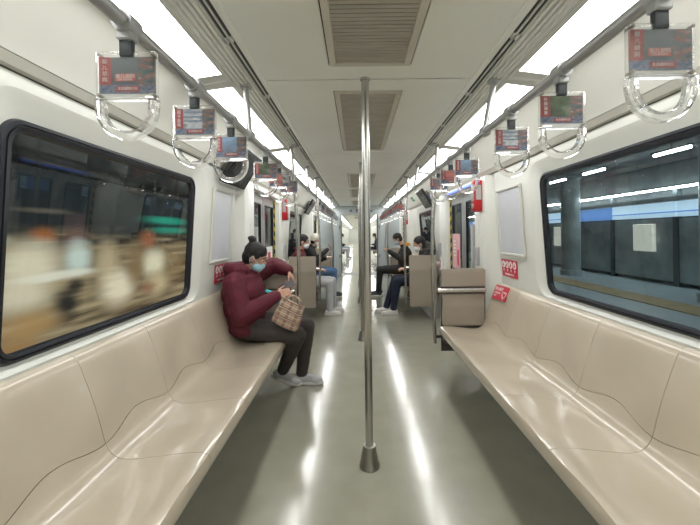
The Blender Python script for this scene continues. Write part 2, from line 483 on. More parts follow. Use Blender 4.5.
# ------------------------------------------------------------------ ceiling
def ceiling(y0, y1, joints, vents, detail=True):
    root = empty('ceiling', (C, y0, ZC), kind='structure')
    root.location = (0, 0, 0)
    MB().box(C - 1.0, C + 1.0, y0, y1, ZC + 0.012, ZC + 0.05).build('ceiling_backing', 'joint', root, smooth=False)
    ys = [y0] + joints + [y1]
    for a, b in zip(ys[:-1], ys[1:]):
        # a panel with a cut-out wherever a vent sits in it
        vs = [v for v in vents if v[0] > a and v[1] < b]
        g = 0.006
        mb = MB()
        segs = []
        p = a + g
        for (va, vb) in vs:
            segs.append((p, va, False)); segs.append((va, vb, True)); p = vb
        segs.append((p, b - g, False))
        hw = 0.572
        for (p0, p1, cut) in segs:
            if cut:
                mb.box(C - hw, C - 0.212, p0, p1, ZC, ZC + 0.02)
                mb.box(C + 0.212, C + hw, p0, p1, ZC, ZC + 0.02)
            else:
                mb.box(C - hw, C + hw, p0, p1, ZC, ZC + 0.02)
        mb.build('ceiling_panel', 'ceiling', root, smooth=False)
        for (va, vb) in vs:
            v = MB()
            fw = 0.032
            for (xa, xb, ya, yb) in ((-0.205, -0.205 + fw, va, vb), (0.205 - fw, 0.205, va, vb), (-0.205 + fw, 0.205 - fw, va, va + fw), (-0.205 + fw, 0.205 - fw, vb - fw, vb)):
                v.box(C + xa, C + xb, ya + 0.002, yb - 0.002, ZC - 0.010, ZC + 0.02, 0.003)
            vf = v.build('vent_frame', 'vent_frame', root, smooth=False)
            MB().box(C - 0.173, C + 0.173, va + fw, vb - fw, ZC + 0.014, ZC + 0.018).build('vent_recess', 'vent_dark', vf, smooth=False)
            sl = MB()
            n = int((vb - va - 2 * fw) / (0.025 if detail else 0.06))
            st = (vb - va - 2 * fw) / n
            for i in range(n):
                yy = va + fw + (i + 0.5) * st
                mm = Matrix.Translation((C, yy, ZC + 0.001)) @ Matrix.Rotation(math.radians(-8), 4, 'X')
                sl.box(-0.173, 0.173, -0.0088, 0.0088, -0.001, 0.001, mtx=mm)
            o = sl.build('louvres', 'louvre', vf, smooth=False); tag(o, kind='stuff')
    # ribbed aluminium air strip on each side
    for s, side in SIDES:
        MB().box(min(X(s, .572), X(s, .607)), max(X(s, .572), X(s, .607)), y0, y1, ZC - 0.008, ZC + 0.02, 0.003).build('ceiling_trim', 'ceiling', root, smooth=False)
        k = 6
        for i in range(k):
            ua = 0.611 + i * 0.0200
            z = ZC - 0.004 - i * 0.006
            dark = i in (0, 1)
            if dark and detail:
                ya = y0
                j = 0
                while ya < y1 - 0.05:           # dark slots interrupted by solid stretches at every joint
                    yb = min(ya + 0.62, y1)
                    MB().box(min(X(s, ua), X(s, ua + .009)), max(X(s, ua), X(s, ua + .009)), ya + 0.006, yb - 0.03, z - 0.001, z + 0.012).build('air_slot', 'slot', root, smooth=False)
                    MB().box(min(X(s, ua), X(s, ua + .017)), max(X(s, ua), X(s, ua + .017)), yb - 0.03, yb + 0.006, z - 0.008, z + 0.012).build('slot_bridge', 'slat', root, smooth=False)
                    ya = yb
            if dark and detail:
                MB().box(min(X(s, ua + .0105), X(s, ua + .0165)), max(X(s, ua + .0105), X(s, ua + .0165)), y0, y1, z - 0.008, z + 0.012).build('strip_slat', 'slat', root, smooth=False)
            else:
                MB().box(min(X(s, ua), X(s, ua + .0150)), max(X(s, ua), X(s, ua + .0150)), y0, y1, z - 0.010, z + 0.012, 0.002).build('strip_slat', 'slat', root, smooth=False)
        # flat strip up to the light row, then backing above the row and the outer rim
        MB().box(min(X(s, .731), X(s, .744)), max(X(s, .731), X(s, .744)), y0, y1, ZC - 0.056, ZC - 0.03, 0.002).build('ceiling_trim', 'lamp_frame', root, smooth=False)
        MB().box(min(X(s, .60), X(s, 1.0)), max(X(s, .60), X(s, 1.0)), y0, y1, ZC - 0.001, ZC + 0.012).build('strip_backing', 'slot_back', root, smooth=False)
    return root

vent_list = [(-1.30, 0.12), (0.27, 1.745), (2.06, 3.52), (4.92, 6.38), (6.58, 8.02), (8.95, 10.25)]
ceiling(Y0, Y1, [0.2, 1.91, 3.65, 4.80, 6.48, 8.40], vent_list)
ceiling(N0, N1, [14.0, 17.0, 20.0, 24.0, 30.0, 36.0, 42.0], [(12.0, 13.6), (15.0, 16.6), (18.0, 19.6)], False)

# ------------------------------------------------------------------ light panels
def light_where(s, y):
    if y > 11: return 'in the next car beyond the gangway'
    a = ('over the maroon-coated woman\'s bench', 'over the empty bench')[s > 0]
    if y > 7.9: a = ('over the end doors on the pale-hat passenger\'s side', 'over the end doors on the black-clad man\'s side')[s > 0]
    elif y > 5.3: a = ('over the man in grey trousers', 'over the woman in navy')[s > 0]
    elif y > 3.2: a = ('over the doors behind the maroon-coated woman', 'over the doors with the pink poster')[s > 0]
    return a
def light_panel(s, ya, yb):
    za, zb = ZC - 0.052, ZC - 0.078
    ua, ub = 0.747, 0.936
    t = empty('ceiling_light', (X(s, 0.842), (ya + yb) / 2, zb), label='long glowing white ceiling light panel ' + light_where(s, (ya + yb) / 2), cat='ceiling light', group='light panels in the two rows along the ceiling')
    cx, cy, cz = t.location
    def P(u, y, dz): 
        z = za + (zb - za) * (u - ua) / (ub - ua) + dz
        return (X(s, u) - cx, y - cy, z - cz)
    MB().prism([P(ua + .004, ya + .004, 0), P(ub - .004, ya + .004, 0), P(ub - .004, yb - .004, 0), P(ua + .004, yb - .004, 0)], (0, 0, 0.006)).build('diffuser', 'lamp', t, smooth=False)
    f = MB()
    for (a, b, c, d) in ((ua - .002, ua + .004, ya - .06, yb + .06), (ub - .004, ub + .004, ya - .06, yb + .06), (ua + .004, ub - .004, ya - .06, ya + .004), (ua + .004, ub - .004, yb - .004, yb + .06)):
        f.prism([P(a, c, -.002), P(b, c, -.002), P(b, d, -.002), P(a, d, -.002)], (0, 0, 0.016))
    f.build('frame', 'lamp_frame', t, smooth=False)

LP = [(-1.5, -0.82), (-0.70, 0.35), (0.47, 1.72), (1.86, 3.16), (3.28, 4.50), (4.62, 5.84), (5.96, 7.18), (7.30, 8.52), (8.64, 9.55), (9.67, 10.5)]
for s, _ in SIDES:
    for a, b in LP: light_panel(s, a, b)
    for a, b in ((11.5, 14.4), (14.52, 17.4), (17.52, 20.4), (20.52, 26.4), (26.52, 34.4), (34.52, 47.5)): light_panel(s, a, b)

# ------------------------------------------------------------------ side walls
def rrect(y0, y1, z0, z1, r, n=8):
    pts = []
    for (cy, cz, a0) in ((y1 - r, z1 - r, 0), (y0 + r, z1 - r, 90), (y0 + r, z0 + r, 180), (y1 - r, z0 + r, 270)):
        for k in range(n + 1):
            a = math.radians(a0 + 90 * k / n)
            pts.append((cy + r * math.cos(a), cz + r * math.sin(a)))
    return pts

def side_panel(name, parent, s, y0, y1, z0, z1, hole=None, m='wall', off=0.0):
    """flat leaning wall panel; hole = rounded outline"""
    bm = bmesh.new()
    def loop(pts):
        vs = [bm.verts.new((X(s, wall_u(z) - off), y, z)) for y, z in pts]
        return [bm.edges.new((vs[i], vs[(i + 1) % len(vs)])) for i in range(len(vs))]
    e = loop([(y0, z0), (y1, z0), (y1, z1), (y0, z1)])
    if hole: e += loop(hole)
    bmesh.ops.triangle_fill(bm, edges=e, use_beauty=True)
    for f in bm.faces:
        f.normal_update()
        if f.normal.x * s > 0: f.normal_flip()
    r = bmesh.ops.extrude_face_region(bm, geom=list(bm.faces))
    vs = [v for v in r['geom'] if isinstance(v, bmesh.types.BMVert)]
    bmesh.ops.translate(bm, verts=vs, vec=(s * 0.03, 0, 0))
    mb = MB(); mb.bm.free(); mb.bm = bm
    return mb.build(name, m, parent, smooth=False)

win_no = [0]
def window(s, wy0, wy1):
    """rounded surround that dips to a black gasket and a pane"""
    win_no[0] += 1
    t = empty('window_%d' % win_no[0], (0, 0, 0), kind='structure')
    z0, z1 = 0.868, 1.699
    def L(y0, y1, a, b, r, off): return [(X(s, wall_u(z) + off), y, z) for y, z in rrect(y0, y1, a, b, r, 10)]
    g = 0.095
    A = L(wy0 - g, wy1 + g, 0.843, 1.785, 0.13, -0.001)
    A2 = L(wy0 - g + .02, wy1 + g - .02, 0.845, 1.768, 0.125, 0.004)
    B = L(wy0 - .012, wy1 + .012, z0 - .010, z1 + .012, 0.085, 0.030)
    B2 = L(wy0, wy1, z0, z1, 0.08, 0.034)
    MB().loft([A, A2, B, B2]).build('window_surround', 'wall', t)
    gk = MB()
    w_ = 0.040
    loops = [L(wy0 - .002, wy1 + .002, z0 - .002, z1 + .002, 0.08, 0.036), L(wy0 + .004, wy1 - .004, z0 + .004, z1 - .004, 0.078, 0.020),
             L(wy0 + .016, wy1 - .016, z0 + .014, z1 - .016, 0.07, 0.018), L(wy0 + .018, wy1 - .018, z0 + .016, z1 - .018, 0.068, 0.026),
             L(wy0 + .022, wy1 - .022, z0 + .019, z1 - .022, 0.066, 0.026), L(wy0 + .024, wy1 - .024, z0 + .021, z1 - .024, 0.064, 0.020),
             L(wy0 + w_, wy1 - w_, z0 + w_ - .008, z1 - w_, 0.052, 0.024), L(wy0 + w_ + .004, wy1 - w_ - .004, z0 + w_ - .004, z1 - w_ - .004, 0.05, 0.044)]
    gk.loft(loops).build('gasket', 'gasket', t)
    mb = MB()
    pane = L(wy0 + .03, wy1 - .03, z0 + .03, z1 - .03, 0.05, 0.040)
    vs = [mb.bm.verts.new(p) for p in pane]
    mb.bm.faces.new(vs)
    mb.bm.normal_update()
    for f_ in mb.bm.faces:
        if f_.normal.x * s > 0: f_.normal_flip()
    mb.build('glass_pane', 'glass', t, smooth=False, recalc=False)
    return t

def cove(parent, s, y0, y1):
    prof = [(1.166, 1.832), (1.148, 1.838), (1.134, 1.862), (1.130, 1.868)]
    def sweep(pr, name, m):
        back = [(u + .02, z + .02) for u, z in reversed(pr)]
        poly = [(X(s, u), y0, z) for u, z in pr + back]
        mb = MB().prism(poly, (0, y1 - y0, 0))
        return mb.build(name, m, parent)
    sweep(prof, 'cornice_band', 'band')
    sweep([(1.172, 1.8285), (1.163, 1.8315)], 'cornice_seam', 'joint')
    pr = [(1.128, 1.870), (1.116, 1.895), (1.098, 1.925), (1.068, 1.968), (1.030, 2.016), (0.995, 2.055), (0.960, 2.084), (0.940, 2.094)]
    sweep(pr, 'cove_panel', 'cove')

door_no = [0]
def door(s, parent, y0, y1):
    """white pillars, two sliding leaves, header"""
    up, ud = 1.125, 1.195
    def bx(mb, u0, u1, ya, yb, za, zb, bev=0.0, seg=1):
        a, b = sorted((X(s, u0), X(s, u1)))
        return mb.box(a, b, ya, yb, za, zb, bev, seg=seg)
    oa, ob = y0 + 0.40, y1 - 0.45        # clear opening
    # slanted jamb faces joining the bench wall to the pillar
    for (ya, yb) in ((y0, y0 + 0.10), (y1, y1 - 0.10)):
        MB().prism([(X(s, 1.24), ya, 0), (X(s, up), yb, 0), (X(s, up + .03), yb, 0), (X(s, 1.27), ya, 0)], (0, 0, 1.83)).build('jamb_face', 'wall', parent, smooth=False)
    bx(MB(), up, up + .08, y0 + .10, oa, 0, 1.83, 0.012, 2).build('door_pillar', 'wall', parent)
    bx(MB(), up, up + .08, ob, y1 - .10, 0, 1.83, 0.012, 2).build('door_pillar', 'wall', parent)
    bx(MB(), up + .005, up + .08, oa, ob, 1.775, 1.83).build('door_header', 'wall', parent, smooth=False)
    door_no[0] += 1
    t = empty('door_%d' % door_no[0], (0, 0, 0), kind='structure')
    mid = (oa + ob) / 2
    for (ya, yb, far) in ((oa, mid - .004, 0), (mid + .004, ob, 1)):
        leaf = MB()
        fw = 0.085
        for (c, d, za, zb) in ((ya, ya + fw, 0.01, 1.775), (yb - fw, yb, 0.01, 1.775), (ya + fw, yb - fw, 0.01, 0.82), (ya + fw, yb - fw, 1.66, 1.775)):
            bx(leaf, ud, ud + .03, c, d, za, zb)
        lf = leaf.build('door_leaf', 'door_metal', t, smooth=False)
        g = MB(); xx = X(s, ud + .012)
        g.quad((xx, ya + fw - .003, .817), (xx, yb - fw + .003, .817), (xx, yb - fw + .003, 1.663), (xx, ya + fw - .003, 1.663))
        g.bm.normal_update()
        for f_ in g.bm.faces:
            if f_.normal.x * s > 0: f_.normal_flip()
        g.build('door_glass', 'glass', lf, smooth=False, recalc=False)
        g = MB()
        for (c, d, za, zb) in ((ya + fw, ya + fw + .014, 0.82, 1.66), (yb - fw - .014, yb - fw, 0.82, 1.66), (ya + fw + .014, yb - fw - .014, .82, .834), (ya + fw + .014, yb - fw - .014, 1.646, 1.66)):
            bx(g, ud - .004, ud + .009, c, d, za, zb)
        g.build('glass_gasket', 'gasket', lf, smooth=False)
        g = MB(); e = (ob - .045, ob - .008) if far else (oa + .008, oa + .030)
        bx(g, ud - .012, ud - .001, e[0], e[1], 0.05, 1.77)
        g.build('warning_stripe' if far else 'edge_seal', 'hazard' if far else 'gasket', lf, smooth=False)
    return t

def side_wall(s, side, y0, y1, benches, doors, windows, full=True):
    root = empty('wall_' + side, (0, 0, 0), kind='structure')
    zt = 1.828
    for (a, b), wn in zip(benches, windows):
        hole = rrect(wn[0] - .095, wn[1] + .095, 0.843, 1.785, 0.13, 10) if wn else None
        side_panel('wall_panel', root, s, a, b, 0.0, zt, hole)
        if wn: window(s, *wn)
    for a, b in doors: door(s, root, a, b)
    cove(root, s, y0, y1)
    return root

B1 = (0.46, 3.12)
B2 = (5.14, 7.80)
for s, side in SIDES:
    side_wall(s, side, Y0, Y1, [(Y0, 0.40), (0.40, 3.08), (5.06, 7.82), (9.75, Y1)], [(3.08, 5.06), (7.82, 9.75)], [None, (1.075, 2.378), (5.70, 6.97), None])
    side_wall(s, side, N0, N1, [(N0, 14.4), (16.3, 19.2), (21.1, N1)], [(14.4, 16.3), (19.2, 21.1)], [(12.2, 13.6), (17.0, 18.4), None])
bw = MB().box(C - 1.3, C + 1.3, Y0 - .05, Y0, 0, ZC + .05).build('wall_back', 'wall', smooth=False); tag(bw, kind='structure')
bw = MB().box(C - 1.3, C + 1.3, N1, N1 + .05, 0, ZC + .05).build('wall_far', 'wall', smooth=False); tag(bw, kind='structure')

# end wall of this car: header with small fittings, grey cabinets, gangway
ew = empty('wall_end', (0, 0, 0), kind='structure')
MB().box(C - 1.2, C + 1.2, Y1, Y1 + .04, 1.90, ZC + .05).build('header_panel', 'cabinet', ew, smooth=False)
for i, (xa, xb, za, zb) in enumerate(((-.30, -.22, 1.97, 2.05), (-.10, .16, 1.97, 2.06), (.22, .30, 1.98, 2.04), (.34, .42, 1.96, 2.03))):
    MB().box(C + xa, C + xb, Y1 - .012, Y1, za, zb, .003).build('header_fitting', 'cabinet_dark', ew, smooth=False)
for s, side in SIDES:
    a, b = sorted((X(s, 0.58), X(s, 1.2)))
    MB().box(a, b, Y1, Y1 + .04, 0, 1.90).build('end_panel', 'cabinet', ew, smooth=False)
    MB().prism([(X(s, 1.125), 9.62, 0.02), (X(s, 0.86), 10.50, 0.02), (X(s, 0.86), 10.595, 0.02), (X(s, 1.14), 10.595, 0.02)], (0, 0, 1.82)).build('cabinet_front', 'cabinet', ew, smooth=False)
    MB().prism([(X(s, 0.85), 10.50, 0.02), (X(s, 0.62), 10.56, 0.02), (X(s, 0.62), 10.598, 0.02), (X(s, 0.85), 10.598, 0.02)], (0, 0, 1.78)).build('cabinet_door', 'cabinet', ew, smooth=False)
    for z in (0.55, 1.45):
        a, b = sorted((X(s, 0.60), X(s, 0.635)))
        MB().box(a, b, 10.53, 10.56, z, z + .10, .004).build('hinge', 'cabinet_dark', ew, smooth=False)
    MB().tube([(X(s, .86), 10.44, 0.3), (X(s, .82), 10.42, 0.6), (X(s, .79), 10.42, 1.0), (X(s, .82), 10.42, 1.5), (X(s, .86), 10.44, 1.80)], 0.016, 8).build('grab_bar', 'steel_dark', ew)
    a, b = sorted((X(s, 0.585), X(s, 0.63)))
    gb = MB()
    for k in range(8):
        y = Y1 + .05 + k * .09
        gb.box(a, b, y, y + .06, 0, 1.92, .012)
    gb.build('gangway_bellows', 'bellows', ew)
    a, b = sorted((X(s, 0.58), X(s, 1.3)))
    MB().box(a, b, N0 - .05, N0 - .002, 0, ZC).build('end_panel', 'cabinet', ew, smooth=False)
MB().box(C - .63, C + .63, Y1 + .045, N0 - .055, 1.92, 1.98).build('gangway_roof', 'cabinet', ew, smooth=False)
MB().box(C - .58, C + .58, N0 - .05, N0 - .002, 1.96, ZC).build('header_panel', 'cabinet', ew, smooth=False)

# ------------------------------------------------------------------ benches
PROF = [(0.690, .366), (0.674, .374), (0.667, .392), (0.668, .416), (0.676, .432), (0.692, .439), (0.73, .441), (0.80, .436), (0.88, .427), (0.96, .418), (1.01, .418), (1.042, .428),
        (1.066, .448), (1.080, .474), (1.090, .505), (1.104, .56), (1.124, .63), (1.148, .70), (1.174, .77), (1.190, .808), (1.202, .824), (1.214, .832), (1.226, .836)]
def prof_curve():
    pts = [Vector((u, 0, z)) for u, z in PROF]
    out = []
    for i in range(len(pts) - 1):
        p0 = pts[max(0, i - 1)]; p1 = pts[i]; p2 = pts[i + 1]; p3 = pts[min(len(pts) - 1, i + 2)]
        for k in range(6):
            t = k / 6
            out.append(0.5 * ((2 * p1) + (p2 - p0) * t + (2 * p0 - 5 * p1 + 4 * p2 - p3) * t * t + (3 * p1 - p0 - 3 * p2 + p3) * t ** 3))
    out.append(pts[-1])
    L = [0.0]
    for a, b in zip(out[:-1], out[1:]): L.append(L[-1] + (b - a).length)
    return out, L
PC, PL = prof_curve()
def prof_at(l):
    l = max(0.0, min(PL[-1], l))
    import bisect
    i = min(len(PL) - 2, max(0, bisect.bisect_right(PL, l) - 1))
    t = (l - PL[i]) / max(1e-9, PL[i + 1] - PL[i])
    p = PC[i].lerp(PC[i + 1], t)
    d = (PC[i + 1] - PC[i]).normalized()
    return p, Vector((-d.z, 0, d.x))       # point, normal to the upper/front side
L_SEAM = PL[13 * 6]
L_TOP = PL[-1]
def seam_len(v): return L_SEAM + 0.028 + 0.022 * -math.cos(2 * PI * v) 
def bench_point(s, y0, wseat, v, l):
    p, nrm = prof_at(l)
    d = ((1 - math.cos(2 * PI * v)) / 2) ** 1.3
    # dish: seat pan sinks, back hollows, fading at lip and at the top edge
    a = l / L_TOP
    k = 0.0
    if l < L_SEAM:
        t = (l - 0.10) / (L_SEAM - 0.10)
        k = -0.008 * max(0, math.sin(PI * max(0, min(1, t)))) 
    t2 = (l - L_SEAM + 0.06) / (L_TOP - L_SEAM)
    if 0 < t2 < 1: k += -0.017 * math.sin(PI * t2) ** 1.5
    q = p + nrm * (k * d)
    return (X(s, q.x), y0 + wseat * v, q.z)
def bench(s, ya, yb, label, n=6, nv=14, na=26, nb=20, orange=()):
    t = empty('long_bench', (X(s, 0.9), (ya + yb) / 2, 0), label=label, cat='bench', group='moulded benches along the car sides')
    cx, cy = t.location.x, t.location.y
    ws = (yb - ya) / n
    g = 0.0010 / ws
    for i in range(n):
        m = 'bench_orange' if i in orange else 'bench'
        for part in (0, 1):
            mb = MB()
            rows = []
            N = na if part == 0 else nb
            for k in range(N + 1):
                row = []
                for j in range(nv + 1):
                    v = g + (1 - 2 * g) * j / nv
                    sl = seam_len(v)
                    l = (sl - 0.0012) * k / N if part == 0 else sl + 0.0012 + (L_TOP - sl - 0.0012) * k / N
                    x, y, z = bench_point(s, ya + ws * i, ws, v, l)
                    row.append((x - cx, y - cy, z))
                rows.append(row)
            mb.loft(rows, closed=False)
            # turn every rim down a few millimetres so the shell has an edge
            bmesh.ops.recalc_face_normals(mb.bm, faces=mb.bm.faces)
            if sum(f.normal.z + f.normal.x * -s for f in mb.bm.faces) < 0:
                bmesh.ops.reverse_faces(mb.bm, faces=mb.bm.faces)
            be = [e for e in mb.bm.edges if e.is_boundary]
            for vv in mb.bm.verts: vv.normal_update()
            r = bmesh.ops.extrude_edge_only(mb.bm, edges=be)
            for vv in [q for q in r['geom'] if isinstance(q, bmesh.types.BMVert)]:
                vv.co += Vector((s * 0.006, 0, -0.006))
            mb.build('seat_shell' if part == 0 else 'back_shell', m, t, recalc=False)
    def bx(u0, u1, y0, y1, z0, z1, bev=0.0):
        a, b = sorted((X(s, u0) - cx, X(s, u1) - cx))
        return MB().box(a, b, y0 - cy, y1 - cy, z0, z1, bev)
    # dark carcass under the shells
    under = [(X(s, u + .026) - cx, ya - cy + .004, z - .028) for u, z in [(min(u_, 1.200), z_) for u_, z_ in PROF[3:-1]]]
    under += [(X(s, 1.227) - cx, ya - cy + .004, 0.36), (X(s, 0.70) - cx, ya - cy + .004, 0.36)]
    MB().prism(under, (0, yb - ya - .008, 0)).build('carcass', 'bench_frame', t, smooth=False)
    bx(1.02, 1.20, ya + .05, yb - .05, 0.005, 0.36).build('base_panel', 'grey_part', t, smooth=False)
    for y in (ya + .02, yb - .12):
        bx(0.685, 0.78, y, y + .10, 0.315, 0.372, 0.012).build('end_bracket', 'screen_edge', t)
    return t

bench(-1, *B1, 'cream moulded bench with the maroon-coated woman at its end')
bench(1, *B1, 'empty cream moulded bench with a red sticker on its backrest')
bench(-1, *B2, 'cream moulded bench with a man in grey trousers and a person in a pale hat')
bench(1, *B2, 'cream moulded bench with an orange seat between two masked passengers', orange=(2, 3, 4))
for s in (-1, 1):
    for (a, b) in ((11.7, 14.3), (16.4, 19.1)):
        bench(s, a, b, 'pale bench in the next car beyond the gangway', n=6, nv=4, na=8, nb=6)

# ------------------------------------------------------------------ end screens of benches
def end_screen(s, y, d, label):
    """y = plane at the bench end; d = direction towards the bench (-1: bench lies nearer to the camera)"""
    t = empty('bench_end_screen', (X(s, 0.9), y, 0), label=label, cat='partition', group='beige screens at the bench ends')
    cx, cy = t.location.x, t.location.y
    def P(u, yy, z): return (X(s, u) - cx, yy * d, z)
    def panel(prof, name, m, th):
        # prof: list of (z, u_in, u_out, y offset)
        mb = MB()
        loops = []
        for z, ui, uo, yo in prof:
            loops.append([P(ui, yo, z), P(uo, yo, z), P(uo, yo - th, z), P(ui, yo - th, z)])
        mb.loft(loops, True, True)
        return mb.build(name, m, t, smooth=False)
    # door-side skin (bends outward in its upper third)
    panel([(0.20, .715, 1.09, 0), (0.215, .70, 1.10, 0), (0.66, .70, 1.10, 0), (0.74, .70, 1.10, -.006), (0.93, .70, 1.10, .012), (0.955, .704, 1.098, .014), (0.962, .712, 1.092, .014)], 'outer_panel', 'screen_panel', 0.022)
    # bench-side pads
    panel([(0.80, .70, 1.098, .035), (0.81, .698, 1.10, .036), (0.93, .698, 1.10, .030), (0.955, .702, 1.097, .026), (0.963, .712, 1.09, .024)], 'upper_pad', 'screen_panel', 0.024)
    panel([(0.440, .712, 1.075, .034), (0.45, .703, 1.085, .036), (0.52, .700, 1.088, .040), (0.62, .704, 1.084, .044), (0.68, .706, 1.086, .040), (0.725, .698, 1.094, .034), (0.732, .702, 1.09, .032)], 'lower_pad', 'screen_panel', 0.034)
    panel([(0.20, .693, 1.106, .010), (0.95, .693, 1.106, .016)], 'core', 'screen_edge', 0.012)
    MB().tube([P(.655, .050, .768), P(.70, .052, .768), P(1.095, .052, .768)], 0.022, 12).build('rail_tube', 'steel', t)
    return t
for s, n1 in ((-1, 'beside the woman in maroon'), (1, 'at the end of the empty bench')):
    end_screen(s, 3.168, -1, 'beige bench end screen with steel tube ' + n1)
end_screen(-1, 5.085, 1, 'beige bench end screen in front of the man in grey trousers')
end_screen(1, 5.085, 1, 'beige bench end screen in front of the woman in dark jeans')
for s in (-1, 1):
    end_screen(s, 7.85, -1, 'beige bench end screen by the doors before the gangway')

# ------------------------------------------------------------------ poles and overhead rails
RU = {-1: 0.668, 1: 0.632}
RZ = 1.85
def pole(y, label):
    t = empty('grab_pole', (C - 0.022, y, 0), label=label, cat='pole', group='poles down the middle of the aisle')
    MB().tube([(0, 0, 0.02), (0, 0, ZC)], 0.0215, 20).build('tube', 'steel', t)
    MB().lathe([(0.056, 0.0), (0.057, 0.012), (0.053, 0.018), (0.046, 0.06), (0.036, 0.112), (0.034, 0.118), (0.024, 0.120)], (0, 0, 0), 24).build('base_cone', 'steel_dark', t)
    MB().lathe([(0.0225, ZC - .014), (0.026, ZC - .012), (0.028, ZC - .001)], (0, 0, 0), 20).build('top_collar', 'steel', t)
pole(1.90, 'steel aisle pole with a conical foot standing between the two near benches')
pole(4.15, 'steel aisle pole standing between the first pair of doors')
pole(6.40, 'steel aisle pole between the two seated rows of passengers')
pole(8.75, 'steel aisle pole before the gangway doors')

def handrail(s, y0, y1, ups, label):
    t = empty('overhead_handrail', (X(s, RU[s]), y0, RZ), label=label, cat='handrail', group='overhead handrails')
    cy = y0
    MB().tube([(0, y - cy, 0) for y in (y0, (y0 + y1) / 2, y1)], 0.0185, 14).build('rail_tube', 'rail_grey', t)
    for y in ups:
        dx = s * (0.69 - RU[s])
        MB().tube([(0, y - cy, 0.0), (dx * .3, y - cy, .10), (dx, y - cy, ZC - RZ - .02)], 0.0150, 12).build('upright', 'rail_grey', t)
        MB().box(-.024, .024, y - cy - .032, y - cy + .032, -.022, .026, .008, seg=2).build('upright_clamp', 'clamp_grey', t)
        MB().box(dx - .03, dx + .03, y - cy - .03, y - cy + .03, ZC - RZ - .045, ZC - RZ - .022, .004).build('ceiling_plate', 'clamp_grey', t)
    return t
handrail(-1, -1.5, 9.6, [-.4, 1.90, 4.2, 6.4, 8.75], 'grey overhead handrail running above the bench with the woman in maroon')
handrail(1, -1.5, 9.6, [-.4, 1.87, 4.2, 6.4, 8.75], 'grey overhead handrail running above the empty bench')

def end_pole(s, y, yend, low, label):
    """bowed stanchion from the ceiling strip past the rail down to the bench end"""
    t = empty('stanchion', (X(s, 0.66), y, low), label=label, cat='pole', group='stanchions at the bench ends')
    pts = []
    for z, u in ((low, .645), (low + .2, .640), (0.8, .632), (1.1, .628), (1.45, .640), (1.75, .662), (RZ, .668), (2.0, .680), (ZC - .02, .690)):
        pts.append((X(s, u) - t.location.x, 0, z - low))
    MB().tube(pts, 0.0165, 14).build('tube', 'steel', t)
    a, b = sorted((X(s, .645) - t.location.x, X(s, .70) - t.location.x))
    MB().box(a, b, -.014, .014, .05, .078, .004).build('bracket', 'screen_edge', t)
    MB().box(-.03, .03, -.025, .025, ZC - low - .045, ZC - low - .022, .004).build('ceiling_plate', 'clamp_grey', t)
for s, who in ((-1, 'woman in maroon'), (1, 'empty bench')):
    end_pole(s, 3.20, 0, .26, 'bowed steel stanchion at the bench end by the ' + who)
end_pole(-1, 5.05, 0, .26, 'bowed steel stanchion before the man in grey trousers')
end_pole(1, 5.05, 0, .26, 'bowed steel stanchion before the woman in dark jeans')
for s in (-1, 1):
    end_pole(s, 7.88, 0, .26, 'bowed steel stanchion at the bench end nearest the gangway')

